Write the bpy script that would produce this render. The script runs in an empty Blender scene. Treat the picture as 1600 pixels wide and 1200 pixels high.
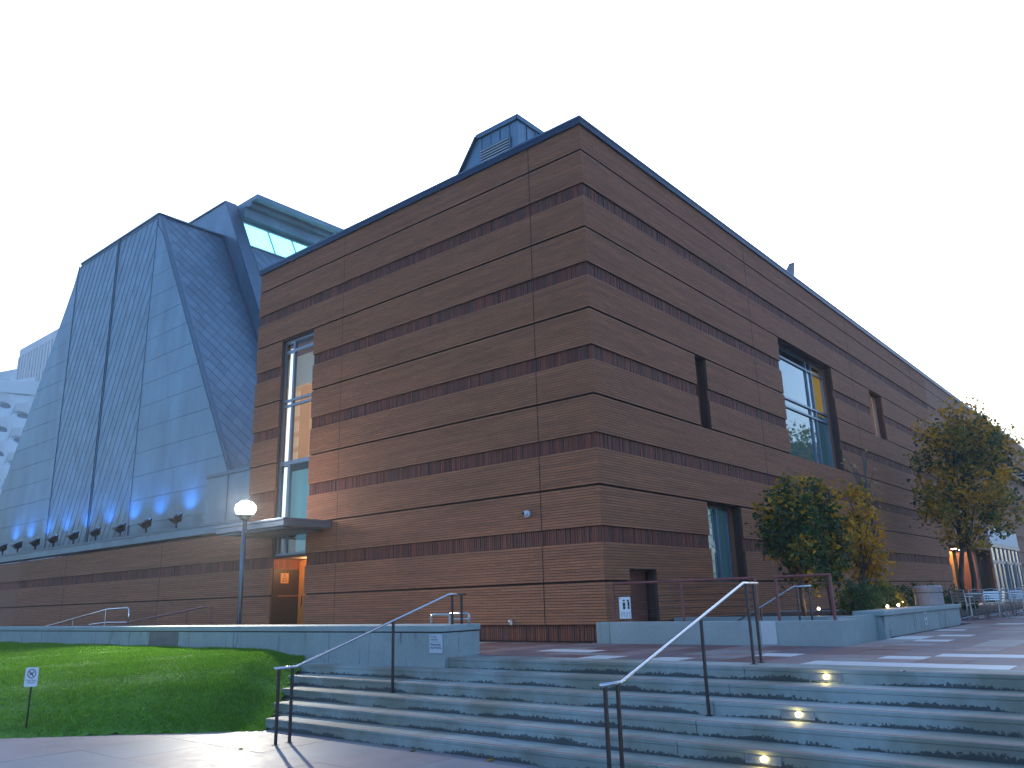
import bpy, math, random
import numpy as np
from mathutils import Vector, Matrix
R = math.radians
random.seed(7)
rng = np.random.default_rng(11)
S = bpy.context.scene
COL = S.collection

# ------------------------------------------------------------------ camera
F_PX, YAW, PITCH, ROLL = 1246.6, R(39.648), R(15.2237), R(-1.6225)
CAM = Vector((-15.149, -10.068, 0.9))
fw = Vector((math.cos(PITCH)*math.cos(YAW), math.cos(PITCH)*math.sin(YAW), math.sin(PITCH)))
rt = Vector((math.sin(YAW), -math.cos(YAW), 0)); up = rt.cross(fw)
c_, s_ = math.cos(ROLL), math.sin(ROLL)
rt, up = c_*rt + s_*up, -s_*rt + c_*up
cd = bpy.data.cameras.new('camera'); cam = bpy.data.objects.new('camera', cd); COL.objects.link(cam)
cam.matrix_world = Matrix(((rt.x, up.x, -fw.x, CAM.x), (rt.y, up.y, -fw.y, CAM.y), (rt.z, up.z, -fw.z, CAM.z), (0, 0, 0, 1)))
cd.sensor_width = 36; cd.lens = F_PX/1600*36; cd.clip_end = 3000; cd.clip_start = 0.1
S.camera = cam

# ------------------------------------------------------------------ sky, sun, exposure
SUN_EL, SUN_AZ = R(15), R(38)            # azimuth counted from +X towards +Y: behind the brick building
W = bpy.data.worlds.new('World'); S.world = W; W.use_nodes = True
nt = W.node_tree; bg = nt.nodes['Background']
sky = nt.nodes.new('ShaderNodeTexSky'); sky.sky_type = 'NISHITA'; sky.sun_disc = False
sky.sun_elevation = SUN_EL; sky.sun_rotation = R(90) - SUN_AZ
sky.air_density = 1.0; sky.dust_density = 4.5; sky.ozone_density = 4.8
nt.links.new(sky.outputs[0], bg.inputs[0]); bg.inputs[1].default_value = 0.15
sd = bpy.data.lights.new('sun', 'SUN'); sd.energy = 1.0; sd.angle = R(10); sd.color = (1, .93, .84)
so = bpy.data.objects.new('sun', sd); COL.objects.link(so)
sdir = Vector((math.cos(SUN_EL)*math.cos(SUN_AZ), math.cos(SUN_EL)*math.sin(SUN_AZ), math.sin(SUN_EL)))
so.rotation_euler = sdir.to_track_quat('Z', 'Y').to_euler(); so.location = (0, 0, 60)
vs = S.view_settings; vs.view_transform = 'Standard'; vs.look = 'None'; vs.gamma = 1; vs.use_curve_mapping = False
vs.exposure = 1.92
HAZE = .0010

# ------------------------------------------------------------------ helpers
class MB:
    def __init__(s): s.v = []; s.f = []
    def add(s, vs_, fs):
        o = len(s.v); s.v += [tuple(map(float, p)) for p in vs_]; s.f += [tuple(i+o for i in f) for f in fs]; return s
    def box(s, x0, x1, y0, y1, z0, z1):
        if x0 > x1: x0, x1 = x1, x0
        if y0 > y1: y0, y1 = y1, y0
        if z0 > z1: z0, z1 = z1, z0
        return s.add([(x0,y0,z0),(x1,y0,z0),(x1,y1,z0),(x0,y1,z0),(x0,y0,z1),(x1,y0,z1),(x1,y1,z1),(x0,y1,z1)],
                     [(0,3,2,1),(4,5,6,7),(0,1,5,4),(1,2,6,5),(2,3,7,6),(3,0,4,7)])
    def mbox(s, M, hx, hy, hz):
        b = MB().box(-hx, hx, -hy, hy, -hz, hz)
        return s.add([M @ Vector(p) for p in b.v], b.f)
    def bar(s, a, b, w, t, upv=(0, 0, 1)):
        a = Vector(a); b = Vector(b); d = b-a; L = d.length; d.normalize()
        u = Vector(upv)
        if abs(d.dot(u)) > .98: u = Vector((0, 1, 0))
        x = d.cross(u).normalized(); y = x.cross(d)
        M = Matrix(((x.x, d.x, y.x, 0), (x.y, d.y, y.y, 0), (x.z, d.z, y.z, 0), (0, 0, 0, 1)))
        M.translation = (a+b)/2
        return s.mbox(M, w/2, L/2, t/2)
    def tube(s, pts, r, n=8, caps=True):
        pts = [Vector(p) for p in pts]; m = len(pts)
        rs = r if isinstance(r, (list, tuple)) else [r]*m
        o = len(s.v); prev = None
        for i, p in enumerate(pts):
            t = (pts[min(i+1, m-1)] - pts[max(i-1, 0)]).normalized()
            if prev is None:
                a = Vector((0, 0, 1)) if abs(t.z) < .9 else Vector((1, 0, 0))
                x = t.cross(a).normalized()
            else:
                x = (prev - t*prev.dot(t)).normalized()
            prev = x; y = t.cross(x)
            for k in range(n):
                an = 2*math.pi*k/n
                s.v.append(tuple(p + (x*math.cos(an) + y*math.sin(an))*rs[i]))
        for i in range(m-1):
            for k in range(n):
                a = o+i*n+k; b = o+i*n+(k+1) % n
                s.f.append((a, b, b+n, a+n))
        if caps:
            s.f.append(tuple(o+k for k in range(n-1, -1, -1))); s.f.append(tuple(o+(m-1)*n+k for k in range(n)))
        return s
    def lathe(s, prof, n=20, c=(0, 0, 0)):
        o = len(s.v); m = len(prof)
        for r, z in prof:
            for k in range(n):
                a = 2*math.pi*k/n; s.v.append((c[0]+r*math.cos(a), c[1]+r*math.sin(a), c[2]+z))
        for i in range(m-1):
            for k in range(n):
                a = o+i*n+k; b = o+i*n+(k+1) % n; s.f.append((a, b, b+n, a+n))
        s.f.append(tuple(o+k for k in range(n-1, -1, -1))); s.f.append(tuple(o+(m-1)*n+k for k in range(n)))
        return s
    def prism(s, poly, d):
        n = len(poly); d = Vector(d); P = [Vector(p) for p in poly]
        return s.add(P+[p+d for p in P], [tuple(range(n-1, -1, -1)), tuple(range(n, 2*n))]+[(i, (i+1) % n, (i+1) % n+n, i+n) for i in range(n)])
    def each(s, name, mat, parent):
        for k in range(0, len(s.v), 8):
            q = MB(); q.v = s.v[k:k+8]; q.f = [tuple(i-k for i in f) for f in s.f[k//8*6:k//8*6+6]]; q.build(name, mat, parent)
    def mesh(s, name, off=(0, 0, 0)):
        me = bpy.data.meshes.new(name)
        me.from_pydata([(p[0]-off[0], p[1]-off[1], p[2]-off[2]) for p in s.v], [], s.f); me.update(); return me
    def build(s, name, mat, parent=None, smooth=False, bevel=0, label=None, kind=None):
        off = origin(parent) if parent else (0, 0, 0)
        me = s.mesh(name, off); me.materials.append(mat)
        if smooth:
            for p in me.polygons: p.use_smooth = True
        o = bpy.data.objects.new(name, me); COL.objects.link(o)
        if parent: o.parent = parent
        if bevel:
            b = o.modifiers.new('bevel', 'BEVEL'); b.width = bevel; b.segments = 2; b.limit_method = 'ANGLE'
        if label: o['label'] = label
        if kind: o['kind'] = kind
        return o
def origin(o):
    p = Vector((0, 0, 0))
    while o is not None: p = p + o.location; o = o.parent
    return p
def thing(name, label, cat, loc=(0, 0, 0), group=None, kind=None):
    o = bpy.data.objects.new(name, None); COL.objects.link(o); o.location = loc; o.empty_display_size = .2
    o['label'] = label
    if kind: o['kind'] = kind
    o['category'] = cat
    if group: o['group'] = group
    return o
def tag(o, label, cat, group=None):
    o['label'] = label; o['category'] = cat
    if group: o['group'] = group
    return o
def inst(me, name, parent, loc, rot=None):
    o = bpy.data.objects.new(name, me); COL.objects.link(o)
    if parent: o.parent = parent; loc = Vector(loc) - origin(parent)
    o.location = loc
    if rot: o.rotation_euler = rot
    return o
def copy_tree(o, loc, rotz=None, label=None):
    def rec(a, par):
        b = a.copy(); COL.objects.link(b)
        if par: b.parent = par
        for ch in a.children: rec(ch, b)
        return b
    r = rec(o, None); r.location = loc
    if rotz is not None: r.rotation_euler = (0, 0, rotz)
    if label: r['label'] = label
    return r
def np_mesh(name, V, Q, mat, parent=None, kind=None, tri=False):
    me = bpy.data.meshes.new(name); V = np.asarray(V, np.float32); Q = np.asarray(Q, np.int32); k = Q.shape[1]
    me.vertices.add(len(V)); me.vertices.foreach_set('co', V.ravel())
    me.loops.add(Q.size); me.loops.foreach_set('vertex_index', Q.ravel())
    me.polygons.add(len(Q)); me.polygons.foreach_set('loop_start', np.arange(0, Q.size, k, dtype=np.int32))
    me.polygons.foreach_set('use_smooth', np.zeros(len(Q), bool)); me.update(calc_edges=True); me.materials.append(mat)
    o = bpy.data.objects.new(name, me); COL.objects.link(o)
    if parent: o.parent = parent
    if kind: o['kind'] = kind
    return o

# ------------------------------------------------------------------ materials
def mat(name, col, rough=.6, metal=0., var=.2, scale=3., bump=0., bscale=60., island=0., col2=None, spec=.5, stretch=(1, 1, 1), emit=None, estr=0., trans=0., streak=None, alpha=None):
    m = bpy.data.materials.new(name); m.use_nodes = True; t = m.node_tree; N = t.nodes; L = t.links
    b = N['Principled BSDF']; b.inputs['Roughness'].default_value = rough; b.inputs['Metallic'].default_value = metal
    b.inputs['Specular IOR Level'].default_value = spec
    geo = N.new('ShaderNodeNewGeometry'); mp = N.new('ShaderNodeMapping'); mp.inputs['Scale'].default_value = stretch
    L.new(geo.outputs['Position'], mp.inputs[0])
    def noise(sc, det=4):
        n = N.new('ShaderNodeTexNoise'); n.inputs['Scale'].default_value = sc; n.inputs['Detail'].default_value = det
        L.new(mp.outputs[0], n.inputs['Vector']); return n
    def math_(op, a, b_, clamp=False):
        q = N.new('ShaderNodeMath'); q.operation = op; q.use_clamp = clamp
        for i, x in enumerate((a, b_)):
            if x is None: continue
            if isinstance(x, (int, float)): q.inputs[i].default_value = x
            else: L.new(x, q.inputs[i])
        return q.outputs[0]
    n1 = noise(scale); n2 = noise(scale*7.3, 3)
    v = math_('ADD', math_('MULTIPLY', n1.outputs[0], .65), math_('MULTIPLY', n2.outputs[0], .35))
    mr = N.new('ShaderNodeMapRange'); mr.inputs[1].default_value = .3; mr.inputs[2].default_value = .7; mr.inputs[3].default_value = 1-var; mr.inputs[4].default_value = 1+var
    L.new(v, mr.inputs[0]); val = mr.outputs[0]
    base = N.new('ShaderNodeMix'); base.data_type = 'RGBA'; base.inputs['A'].default_value = (*col, 1); base.inputs['B'].default_value = (*(col2 or col), 1)
    base.inputs['Factor'].default_value = 0
    if island:
        oi = N.new('ShaderNodeObjectInfo')
        rnd = math_('FRACT', math_('ADD', geo.outputs['Random Per Island'], oi.outputs['Random']), None)
        val = math_('MULTIPLY', val, math_('ADD', math_('MULTIPLY', rnd, 2*island), 1-island))
        r2 = math_('FRACT', math_('MULTIPLY', rnd, 37.7), None)
        L.new(r2, base.inputs['Factor'])
    elif col2:
        mr2 = N.new('ShaderNodeMapRange'); mr2.inputs[1].default_value = .42; mr2.inputs[2].default_value = .58
        L.new(noise(scale*.6).outputs[0], mr2.inputs[0]); L.new(mr2.outputs[0], base.inputs['Factor'])
    mul = N.new('ShaderNodeVectorMath'); mul.operation = 'SCALE'
    L.new(base.outputs['Result'], mul.inputs[0]); L.new(val, mul.inputs['Scale']); out = mul.outputs[0]
    if streak:                                   # (colour, kind) weather marks with a shape of their own
        sc, knd = streak
        sx = N.new('ShaderNodeMix'); sx.data_type = 'RGBA'; sx.inputs['B'].default_value = (*sc, 1); L.new(out, sx.inputs['A'])
        sep = N.new('ShaderNodeSeparateXYZ'); L.new(geo.outputs['Position'], sep.inputs[0])
        sn = N.new('ShaderNodeSeparateXYZ'); L.new(geo.outputs['Normal'], sn.inputs[0])
        vert = math_('LESS_THAN', math_('ABSOLUTE', sn.outputs[2], None), .5)
        m2 = N.new('ShaderNodeMapping'); L.new(geo.outputs['Position'], m2.inputs[0])
        q = N.new('ShaderNodeTexNoise'); q.inputs['Detail'].default_value = 5; L.new(m2.outputs[0], q.inputs['Vector'])
        if knd == 'drip':
            m2.inputs['Scale'].default_value = (3.2, 3.2, .55); q.inputs['Scale'].default_value = 1.5; q.inputs['Distortion'].default_value = .6
            r_ = N.new('ShaderNodeMapRange'); r_.inputs[1].default_value = .6; r_.inputs[2].default_value = .72; L.new(q.outputs[0], r_.inputs[0])
            f = math_('MULTIPLY', math_('MULTIPLY', r_.outputs[0], vert), .75)
        else:                                    # dirt lying along the foot of each riser
            m2.inputs['Scale'].default_value = (1, 1, .6); q.inputs['Scale'].default_value = 1.1
            q2 = N.new('ShaderNodeTexNoise'); q2.inputs['Scale'].default_value = 28; q2.inputs['Detail'].default_value = 4; L.new(geo.outputs['Position'], q2.inputs['Vector'])
            fr = math_('FRACT', math_('MULTIPLY', math_('ADD', sep.outputs[2], 3.2), 6.25), None)
            hgt = math_('ADD', math_('MULTIPLY', math_('SUBTRACT', q.outputs[0], .36), 1.4), math_('MULTIPLY', math_('SUBTRACT', q2.outputs[0], .5), .75))
            r_ = N.new('ShaderNodeMapRange'); r_.inputs[1].default_value = -.03; r_.inputs[2].default_value = .06
            L.new(math_('SUBTRACT', hgt, fr), r_.inputs[0])
            f = math_('MULTIPLY', math_('MULTIPLY', r_.outputs[0], vert), .85)
        L.new(f, sx.inputs['Factor']); out = sx.outputs['Result']
    L.new(out, b.inputs['Base Color'])
    rr = math_('ADD', math_('MULTIPLY', math_('SUBTRACT', n2.outputs[0], .5), .25), rough, True); L.new(rr, b.inputs['Roughness'])
    if bump:
        nb = noise(bscale, 6); bp = N.new('ShaderNodeBump'); bp.inputs['Strength'].default_value = bump; bp.inputs['Distance'].default_value = .01
        L.new(nb.outputs[0], bp.inputs['Height']); L.new(bp.outputs[0], b.inputs['Normal'])
    if emit: b.inputs['Emission Color'].default_value = (*emit, 1); b.inputs['Emission Strength'].default_value = estr
    if trans: b.inputs['Transmission Weight'].default_value = trans
    if alpha is not None: b.inputs['Alpha'].default_value = alpha
    return m
BRICK = mat('brick_clay', (.41, .145, .062), .75, var=.30, scale=1.6, bump=.15, bscale=90, island=.07, col2=(.36, .133, .060), stretch=(.22, .22, 5))
SOLD = mat('soldier_clay', (.235, .055, .024), .7, var=.16, scale=1.5, bump=.35, bscale=90, island=.25, col2=(.115, .04, .028))
MORTAR = mat('mortar', (.11, .068, .048), .9, var=.2, scale=4, bump=.3)
GROOVE = mat('joint_dark', (.03, .02, .018), .9)
COPING = mat('coping_metal', (.022, .04, .075), .42, .6, var=.1)
CONC = mat('concrete', (.30, .345, .335), .75, var=.16, scale=1.6, bump=.25, bscale=80, streak=((.07, .075, .08), 'drip'))
CONCP = mat('concrete_plain', (.31, .355, .35), .75, var=.14, scale=1.6, bump=.25, bscale=80)
CONCL = mat('concrete_light', (.55, .56, .57), .7, var=.08, bump=.15)
CONCD = mat('concrete_patch', (.16, .15, .145), .8, var=.15, bump=.2)
STEP = mat('step_concrete', (.30, .345, .335), .62, var=.2, scale=1.3, bump=.3, bscale=70, col2=(.205, .215, .175), streak=((.025, .028, .033), 'foot'))
NOSE = mat('nosing_strip', (.30, .13, .12), .6, var=.2, bump=.2)
FRAME = mat('window_metal', (.24, .28, .34), .4, .7, var=.08)
STEEL = mat('stainless', (.62, .62, .64), .22, 1., var=.05)
BRONZE = mat('bronze_post', (.075, .06, .06), .42, .7, var=.12)
REDRAIL = mat('red_rail_paint', (.20, .055, .05), .45, var=.12, bump=.08)
PIPE = mat('pale_pipe', (.5, .5, .47), .35, .6, var=.1)
BLACK = mat('black_paint', (.012, .012, .014), .5, var=.1)
DARK = mat('dark_void', (.012, .010, .010), .8)
WHITE = mat('white_plate', (.75, .77, .8), .45, var=.05)
INK = mat('ink_blue', (.03, .04, .10), .6)
INKG = mat('ink_grey', (.12, .14, .17), .6)
INKR = mat('ink_dark_red', (.12, .015, .02), .6)
ZINC = mat('zinc_sheet', (.145, .235, .30), .42, .7, var=.24, scale=1.1, bump=.06, bscale=5, stretch=(1, 1, .35))
ZINC2 = mat('zinc_shingle', (.145, .232, .295), .42, .7, var=.1, scale=1.2, island=.13, bump=.05, bscale=6)
ZINCD = mat('zinc_trim', (.10, .165, .225), .42, .8, var=.1)
FLOOD = mat('flood_housing', (.03, .032, .036), .5, .4)
WHITEB = mat('white_veil', (.82, .84, .86), .6, var=.06, scale=.3)
TOWERM = mat('tower_stone', (.72, .74, .75), .7, var=.06, scale=.1)
TOWERG = mat('tower_glass', (.42, .46, .5), .5)
DOORR = mat('rust_door', (.165, .052, .036), .5, var=.12, bump=.05)
DOORB = mat('brown_panel', (.022, .009, .006), .5, var=.12)
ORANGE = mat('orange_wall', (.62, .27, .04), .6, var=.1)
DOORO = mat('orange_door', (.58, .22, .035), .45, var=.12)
SOIL = mat('soil', (.05, .038, .03), .95, var=.4, scale=6, bump=.6, bscale=30)
BARK = mat('bark', (.07, .055, .045), .9, var=.35, scale=9, bump=.6, bscale=40, stretch=(1, 1, .3))
BARKP = mat('bark_pale', (.13, .12, .11), .85, var=.3, scale=9, bump=.4, bscale=40, stretch=(1, 1, .3))
ALU = mat('aluminium', (.56, .55, .54), .36, .85, var=.06)
TURF = mat('lawn_soil', (.07, .19, .015), .95, var=.4, scale=5, bump=.6, bscale=40)
DRUM = mat('drum_concrete', (.36, .30, .29), .7, var=.12, bump=.25)
SHELL = mat('camera_shell', (.7, .72, .75), .35, var=.03)
LENSB = mat('camera_glass', (.01, .01, .015), .08)
def emis(name, col, s, base=(.5, .5, .5)):
    return mat(name, base, .5, emit=col, estr=s, var=.02)
LAMP = emis('lamp_glow', (1, .98, .95), 14)
STEPL = emis('step_lamp', (1, .80, .30), 3.0)
SPOTL = emis('spot_lamp', (1, .72, .42), 9)
BLUEL = emis('flood_lens', (.25, .55, 1), 3)
WARMD = emis('downlight', (1, .85, .6), 12)
AMBER = emis('amber_room', (1, .38, .04), .22, (.5, .25, .05))
SKYGLOW = emis('sky_glow_glass', (.22, .80, .92), .75, (.2, .5, .55))  # sky seen through the panes, put in as their own glow
def glass(name, tint, rough=.02, a=.35, ior=1.9):
    m = bpy.data.materials.new(name); m.use_nodes = True; t = m.node_tree; N = t.nodes; L = t.links
    for n in list(N):
        if n.type == 'BSDF_PRINCIPLED': N.remove(n)
    tr = N.new('ShaderNodeBsdfTransparent'); tr.inputs[0].default_value = (*tint, 1)
    gl = N.new('ShaderNodeBsdfGlossy'); gl.inputs['Roughness'].default_value = rough; gl.inputs[0].default_value = (.9, .96, 1, 1)
    fr = N.new('ShaderNodeFresnel'); fr.inputs[0].default_value = ior
    ad = N.new('ShaderNodeMath'); ad.operation = 'ADD'; ad.inputs[1].default_value = a; ad.use_clamp = True; ge = N.new('ShaderNodeNewGeometry'); L.new(fr.outputs[0], ad.inputs[0])
    inv = N.new('ShaderNodeMath'); inv.operation = 'SUBTRACT'; inv.inputs[0].default_value = 1; L.new(ge.outputs['Backfacing'], inv.inputs[1])
    pm = N.new('ShaderNodeMath'); pm.operation = 'MULTIPLY'; L.new(ad.outputs[0], pm.inputs[0]); L.new(inv.outputs[0], pm.inputs[1])
    mx = N.new('ShaderNodeMixShader'); L.new(pm.outputs[0], mx.inputs[0]); L.new(tr.outputs[0], mx.inputs[1]); L.new(gl.outputs[0], mx.inputs[2])
    L.new(mx.outputs[0], N['Material Output'].inputs[0]); return m
GLASS = glass('window_glass', (.62, .78, .84), a=.10)
GLASSW = glass('tall_window_glass', (.85, .9, .92), a=.02, ior=1.25)
GLASSC = glass('clear_glass', (.75, .85, .85), a=.12)
PAVC = [mat('paver_mauve', (.155, .105, .115), .55, var=.16, bump=.2), mat('paver_red', (.135, .06, .062), .55, var=.16, bump=.2),
        mat('paver_rose', (.215, .15, .15), .55, var=.16, bump=.2), mat('paver_grey', (.225, .205, .205), .55, var=.14, bump=.2),
        mat('paver_white', (.55, .56, .56), .5, var=.1, bump=.15), mat('paver_violet', (.105, .072, .09), .55, var=.16, bump=.2)]
SLAB = [mat('slab_grey', (.215, .21, .225), .55, var=.2, scale=1.1, bump=.18, bscale=45), mat('slab_rose', (.23, .19, .20), .55, var=.2, scale=1.1, bump=.18, bscale=45), mat('slab_blue', (.17, .185, .21), .55, var=.2, scale=1.1, bump=.18, bscale=45)]
BEDD = mat('joint_bed', (.045, .04, .042), .9)
def leafmat(name, a, b):
    m = mat(name, a, .5, var=.15, scale=2, island=.3, col2=b, spec=.35)
    t = m.node_tree; N = t.nodes; L = t.links; b_ = N['Principled BSDF']
    tl_ = N.new('ShaderNodeBsdfTranslucent'); L.new(b_.inputs['Base Color'].links[0].from_socket, tl_.inputs[0])
    mx = N.new('ShaderNodeMixShader'); mx.inputs[0].default_value = .42
    L.new(b_.outputs[0], mx.inputs[1]); L.new(tl_.outputs[0], mx.inputs[2]); L.new(mx.outputs[0], N['Material Output'].inputs[0])
    return m
BLADE = leafmat('grass_blade', (.10, .26, .012), (.13, .30, .016))
LGREEN = leafmat('leaf_green', (.04, .085, .03), (.06, .105, .03))
LYELL = leafmat('leaf_yellow', (.68, .31, .015), (.58, .33, .02))
LOLIVE = leafmat('leaf_olive', (.24, .23, .03), (.36, .25, .024))
LHEDGE = leafmat('leaf_hedge', (.035, .085, .03), (.06, .11, .035))
LPALE = leafmat('leaf_pale', (.5, .37, .15), (.42, .28, .1))

# ------------------------------------------------------------------ band levels of the brickwork
P0, PER, BANDH, GRO = .352, 2.1414, .36, .92
HB, HG = None, .045
ZT = 12.69
NC = 27
HC = (PER-BANDH-HG)/NC
def courses(k):
    """z0,z1 of the 27 stretcher courses over band k (k=0..5)"""
    z = P0+PER*k; out = []
    for i in range(NC):
        if i == 14: z += HG
        out.append((z, z+HC)); z += HC
    if k == 5: out = [c for c in out if c[1] < ZT+.04]
    return out
def bands():
    out = [(0.0, P0)]
    for k in range(5): out.append((P0+PER*(k+1)-BANDH, P0+PER*(k+1)))
    return out
def cut(u0, u1, ops, z):
    segs = [(u0, u1)]
    for a, b, za, zb in ops:
        if za < z < zb:
            n = []
            for s, e in segs:
                if e <= a or s >= b: n.append((s, e)); continue
                if s < a: n.append((s, a))
                if e > b: n.append((b, e))
            segs = n
    return [q for q in segs if q[1]-q[0] > .015]
def mk_boxes(arr, axis):
    """arr rows: u0,u1,z0,z1,front,back -> 5 visible faces + back, u along y when axis==0 (face looks to -x), along x when axis==1 (face looks to -y)"""
    A = np.asarray(arr, np.float64); n = len(A); V = np.zeros((n, 8, 3))
    for i, (uu, zz, dd) in enumerate([(0, 2, 4), (1, 2, 4), (1, 3, 4), (0, 3, 4), (0, 2, 5), (1, 2, 5), (1, 3, 5), (0, 3, 5)]):
        V[:, i, 1-axis] = A[:, uu]; V[:, i, 2] = A[:, zz]; V[:, i, axis] = A[:, dd]
    fr = np.array([(0, 1, 2, 3), (0, 4, 5, 1), (1, 5, 6, 2), (2, 6, 7, 3), (3, 7, 4, 0)])
    if axis == 0: fr = fr[:, ::-1]
    Q = (fr[None] + (np.arange(n)*8)[:, None, None]).reshape(-1, 4)
    return V.reshape(-1, 3), Q
JT = .015; JH = .004
BL = .30
def brick_rows(u0, u1, ops, corner, zmax=99, zones=range(6), odd=0):
    rows = []
    for k in zones:
        for i, (z0, z1) in enumerate(courses(k)):
            if z1 > zmax: continue
            par = (i+odd) % 2; zc = (z0+z1)/2
            st = u0 + ((0 if par else .105) if corner else 0)
            for s, e in cut(st, u1, ops, zc):
                b = u0 - BL + (BL/2 if par else 0) + .02
                j = int((s-b)//BL)
                while b+j*BL < e:
                    a_, b_ = max(s, b+j*BL+JH/2), min(e, b+(j+1)*BL-JH/2)
                    first = corner and abs(a_-u0) < .02
                    if b_-a_ > .02:
                        pr = random.uniform(-.0006, .0006)
                        rows.append((a_, b_, z0+JT/2, z1-JT/2, 0.0+pr if not first else 0.0, .1 if first else .0158))
                    j += 1
    return rows
def sold_rows(u0, u1, ops, zlist, front=.05):
    rows = []; w = .0667
    for z0, z1 in zlist:
        for s, e in cut(u0, u1, ops, (z0+z1)/2):
            n = max(1, int(round((e-s)/w))); st = (e-s)/n
            for j in range(n):
                pr = random.choice((0, .004, .009, .012))
                rows.append((s+j*st+.006, s+(j+1)*st-.006, z0+.004, z1-.004, front+pr, front+.03))
    return rows
def strips(u0, u1, ops, axis, zmax=99, zones=range(6), fr=.0155, bk=.085, ubk=0.0):
    """solid backing strips, one per half zone, openings left free"""
    m = MB()
    for k in zones:
        cs = courses(k)
        for grp in (cs[:14], cs[14:]):
            grp = [c for c in grp if c[1] <= zmax]
            if not grp: continue
            za, zb = grp[0][0], grp[-1][1]
            lev = sorted({za, zb} | {z for o in ops for z in o[2:4] if za < z < zb})
            for a, b in zip(lev, lev[1:]):
                for s, e in cut(u0, u1, ops, (a+b)/2):
                    if axis == 0: m.box(fr, bk, s, e, a, b)
                    else: m.box(s, e, fr, bk, a, b)
    return m
def deep(u0, u1, ops, axis, z0, z1, a, b):
    m = MB(); lev = sorted({z0, z1} | {z for o in ops for z in o[2:4] if z0 < z < z1})
    for p, q in zip(lev, lev[1:]):
        for s, e in cut(u0, u1, ops, (p+q)/2):
            if axis == 0: m.box(a, b, s, e, p, q)
            else: m.box(s, e, a, b, p, q)
    return m

# ================================================================== LARGE STRUCTURE
# ---- ground sheets
g = MB(); g.add([(-320, -320, -1.02), (320, -320, -1.02), (320, 320, -1.02), (-320, 320, -1.02)], [(0, 1, 2, 3)])
o = g.build('ground', BEDD); o['kind'] = 'structure'; o['label'] = 'dark ground sheet reaching the horizon'

# ---- brick building
LEN_L, LEN_R, XN = 14.3, 86.0, 34.0
OPL = [(10.97, 12.76, 0.0, 9.80)]
OPR = [(5.35, 6.05, P0+PER*2+GRO, P0+PER*3+GRO), (12.05, 17.6, P0+PER*2+GRO, P0+PER*4+GRO), (22.6, 24.5, P0+PER*3+GRO, P0+PER*4+GRO),
       (5.3, 7.47, P0+GRO, P0+PER+GRO), (1.05, 2.29, -1.0, 1.54), (33.2, 44.6, -.2, 3.2), (44.9, 55.6, -.2, 4.75), (52.0, 80.0, 9.0, 10.6)]
BB = thing('brick_building', 'long brown brick building with ribbed dark bands and a sharp corner over the plaza', 'building', (0, 0, 0))
# near faces: bricks laid one by one
rl = brick_rows(0.0, LEN_L, OPL, True); rr = brick_rows(0.0, XN, OPR, True, odd=1)
full = [i for i, r in enumerate(rl) if r[2] < 2.2 and r[1]-r[0] > BL-.012 and r[5] < .05]
full.sort(key=lambda i: (rl[i][0]-0)**2*.6 + (rl[i][2]-1)**2)
pick = set(full[:300])
bm_ = MB().box(-.5*(BL-JT), .5*(BL-JT), 0, .0085, -(HC-JT)/2, (HC-JT)/2)
def one_brick(w, h, name, material):
    c = .0025; m = MB(); a, b = w/2, h/2
    P = [(.0158, -a, -b), (.0158, a, -b), (.0158, a, b), (.0158, -a, b), (c, -a, -b), (c, a, -b), (c, a, b), (c, -a, b), (0, -a+c, -b+c), (0, a-c, -b+c), (0, a-c, b-c), (0, -a+c, b-c)]
    m.add(P, [(3, 2, 1, 0)][:0] + [(4, 0, 1, 5), (5, 1, 2, 6), (6, 2, 3, 7), (7, 3, 0, 4), (8, 4, 5, 9), (9, 5, 6, 10), (10, 6, 7, 11), (11, 7, 4, 8), (8, 9, 10, 11)])
    m.f = [f[::-1] for f in m.f]
    me = m.mesh(name); me.materials.append(material); return me
bme = one_brick(BL-JH, HC-JT, 'brick', BRICK)
for i in sorted(pick):
    r = rl[i]; inst(bme, 'brick', BB, (r[4], (r[0]+r[1])/2, (r[2]+r[3])/2))
np_mesh('brickwork', *mk_boxes([r for i, r in enumerate(rl) if i not in pick], 0), BRICK, BB, 'stuff')
np_mesh('brickwork', *mk_boxes(rr, 1), BRICK, BB, 'stuff')
strips(.012, LEN_L, OPL, 0).build('wall', MORTAR, BB)
strips(.0851, XN, OPR, 1).build('wall', MORTAR, BB)
# far stretch of the right face: coursed brick too fine to pick apart
def brick_tex():
    m = mat('brick_far', (.23, .13, .095), .75, var=.12, scale=.8); t = m.node_tree; N = t.nodes; L = t.links
    bt = N.new('ShaderNodeTexBrick'); bt.inputs['Color1'].default_value = (.37, .14, .066, 1); bt.inputs['Color2'].default_value = (.33, .128, .064, 1); bt.inputs['Mortar'].default_value = (.17, .10, .07, 1)
    bt.inputs['Scale'].default_value = 1; bt.inputs['Brick Width'].default_value = BL; bt.inputs['Row Height'].default_value = HC; bt.inputs['Mortar Size'].default_value = .005
    ge = N.new('ShaderNodeNewGeometry'); sp = N.new('ShaderNodeSeparateXYZ'); L.new(ge.outputs['Position'], sp.inputs[0])
    ad = N.new('ShaderNodeMath'); ad.operation = 'ADD'; L.new(sp.outputs[0], ad.inputs[0]); L.new(sp.outputs[1], ad.inputs[1])
    cb = N.new('ShaderNodeCombineXYZ'); L.new(ad.outputs[0], cb.inputs[0]); L.new(sp.outputs[2], cb.inputs[1]); L.new(cb.outputs[0], bt.inputs['Vector'])
    L.new(bt.outputs['Color'], N['Principled BSDF'].inputs['Base Color']); return m
BFAR = brick_tex()
strips(XN, LEN_R, OPR, 1, fr=0.0).build('wall', BFAR, BB)
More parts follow.
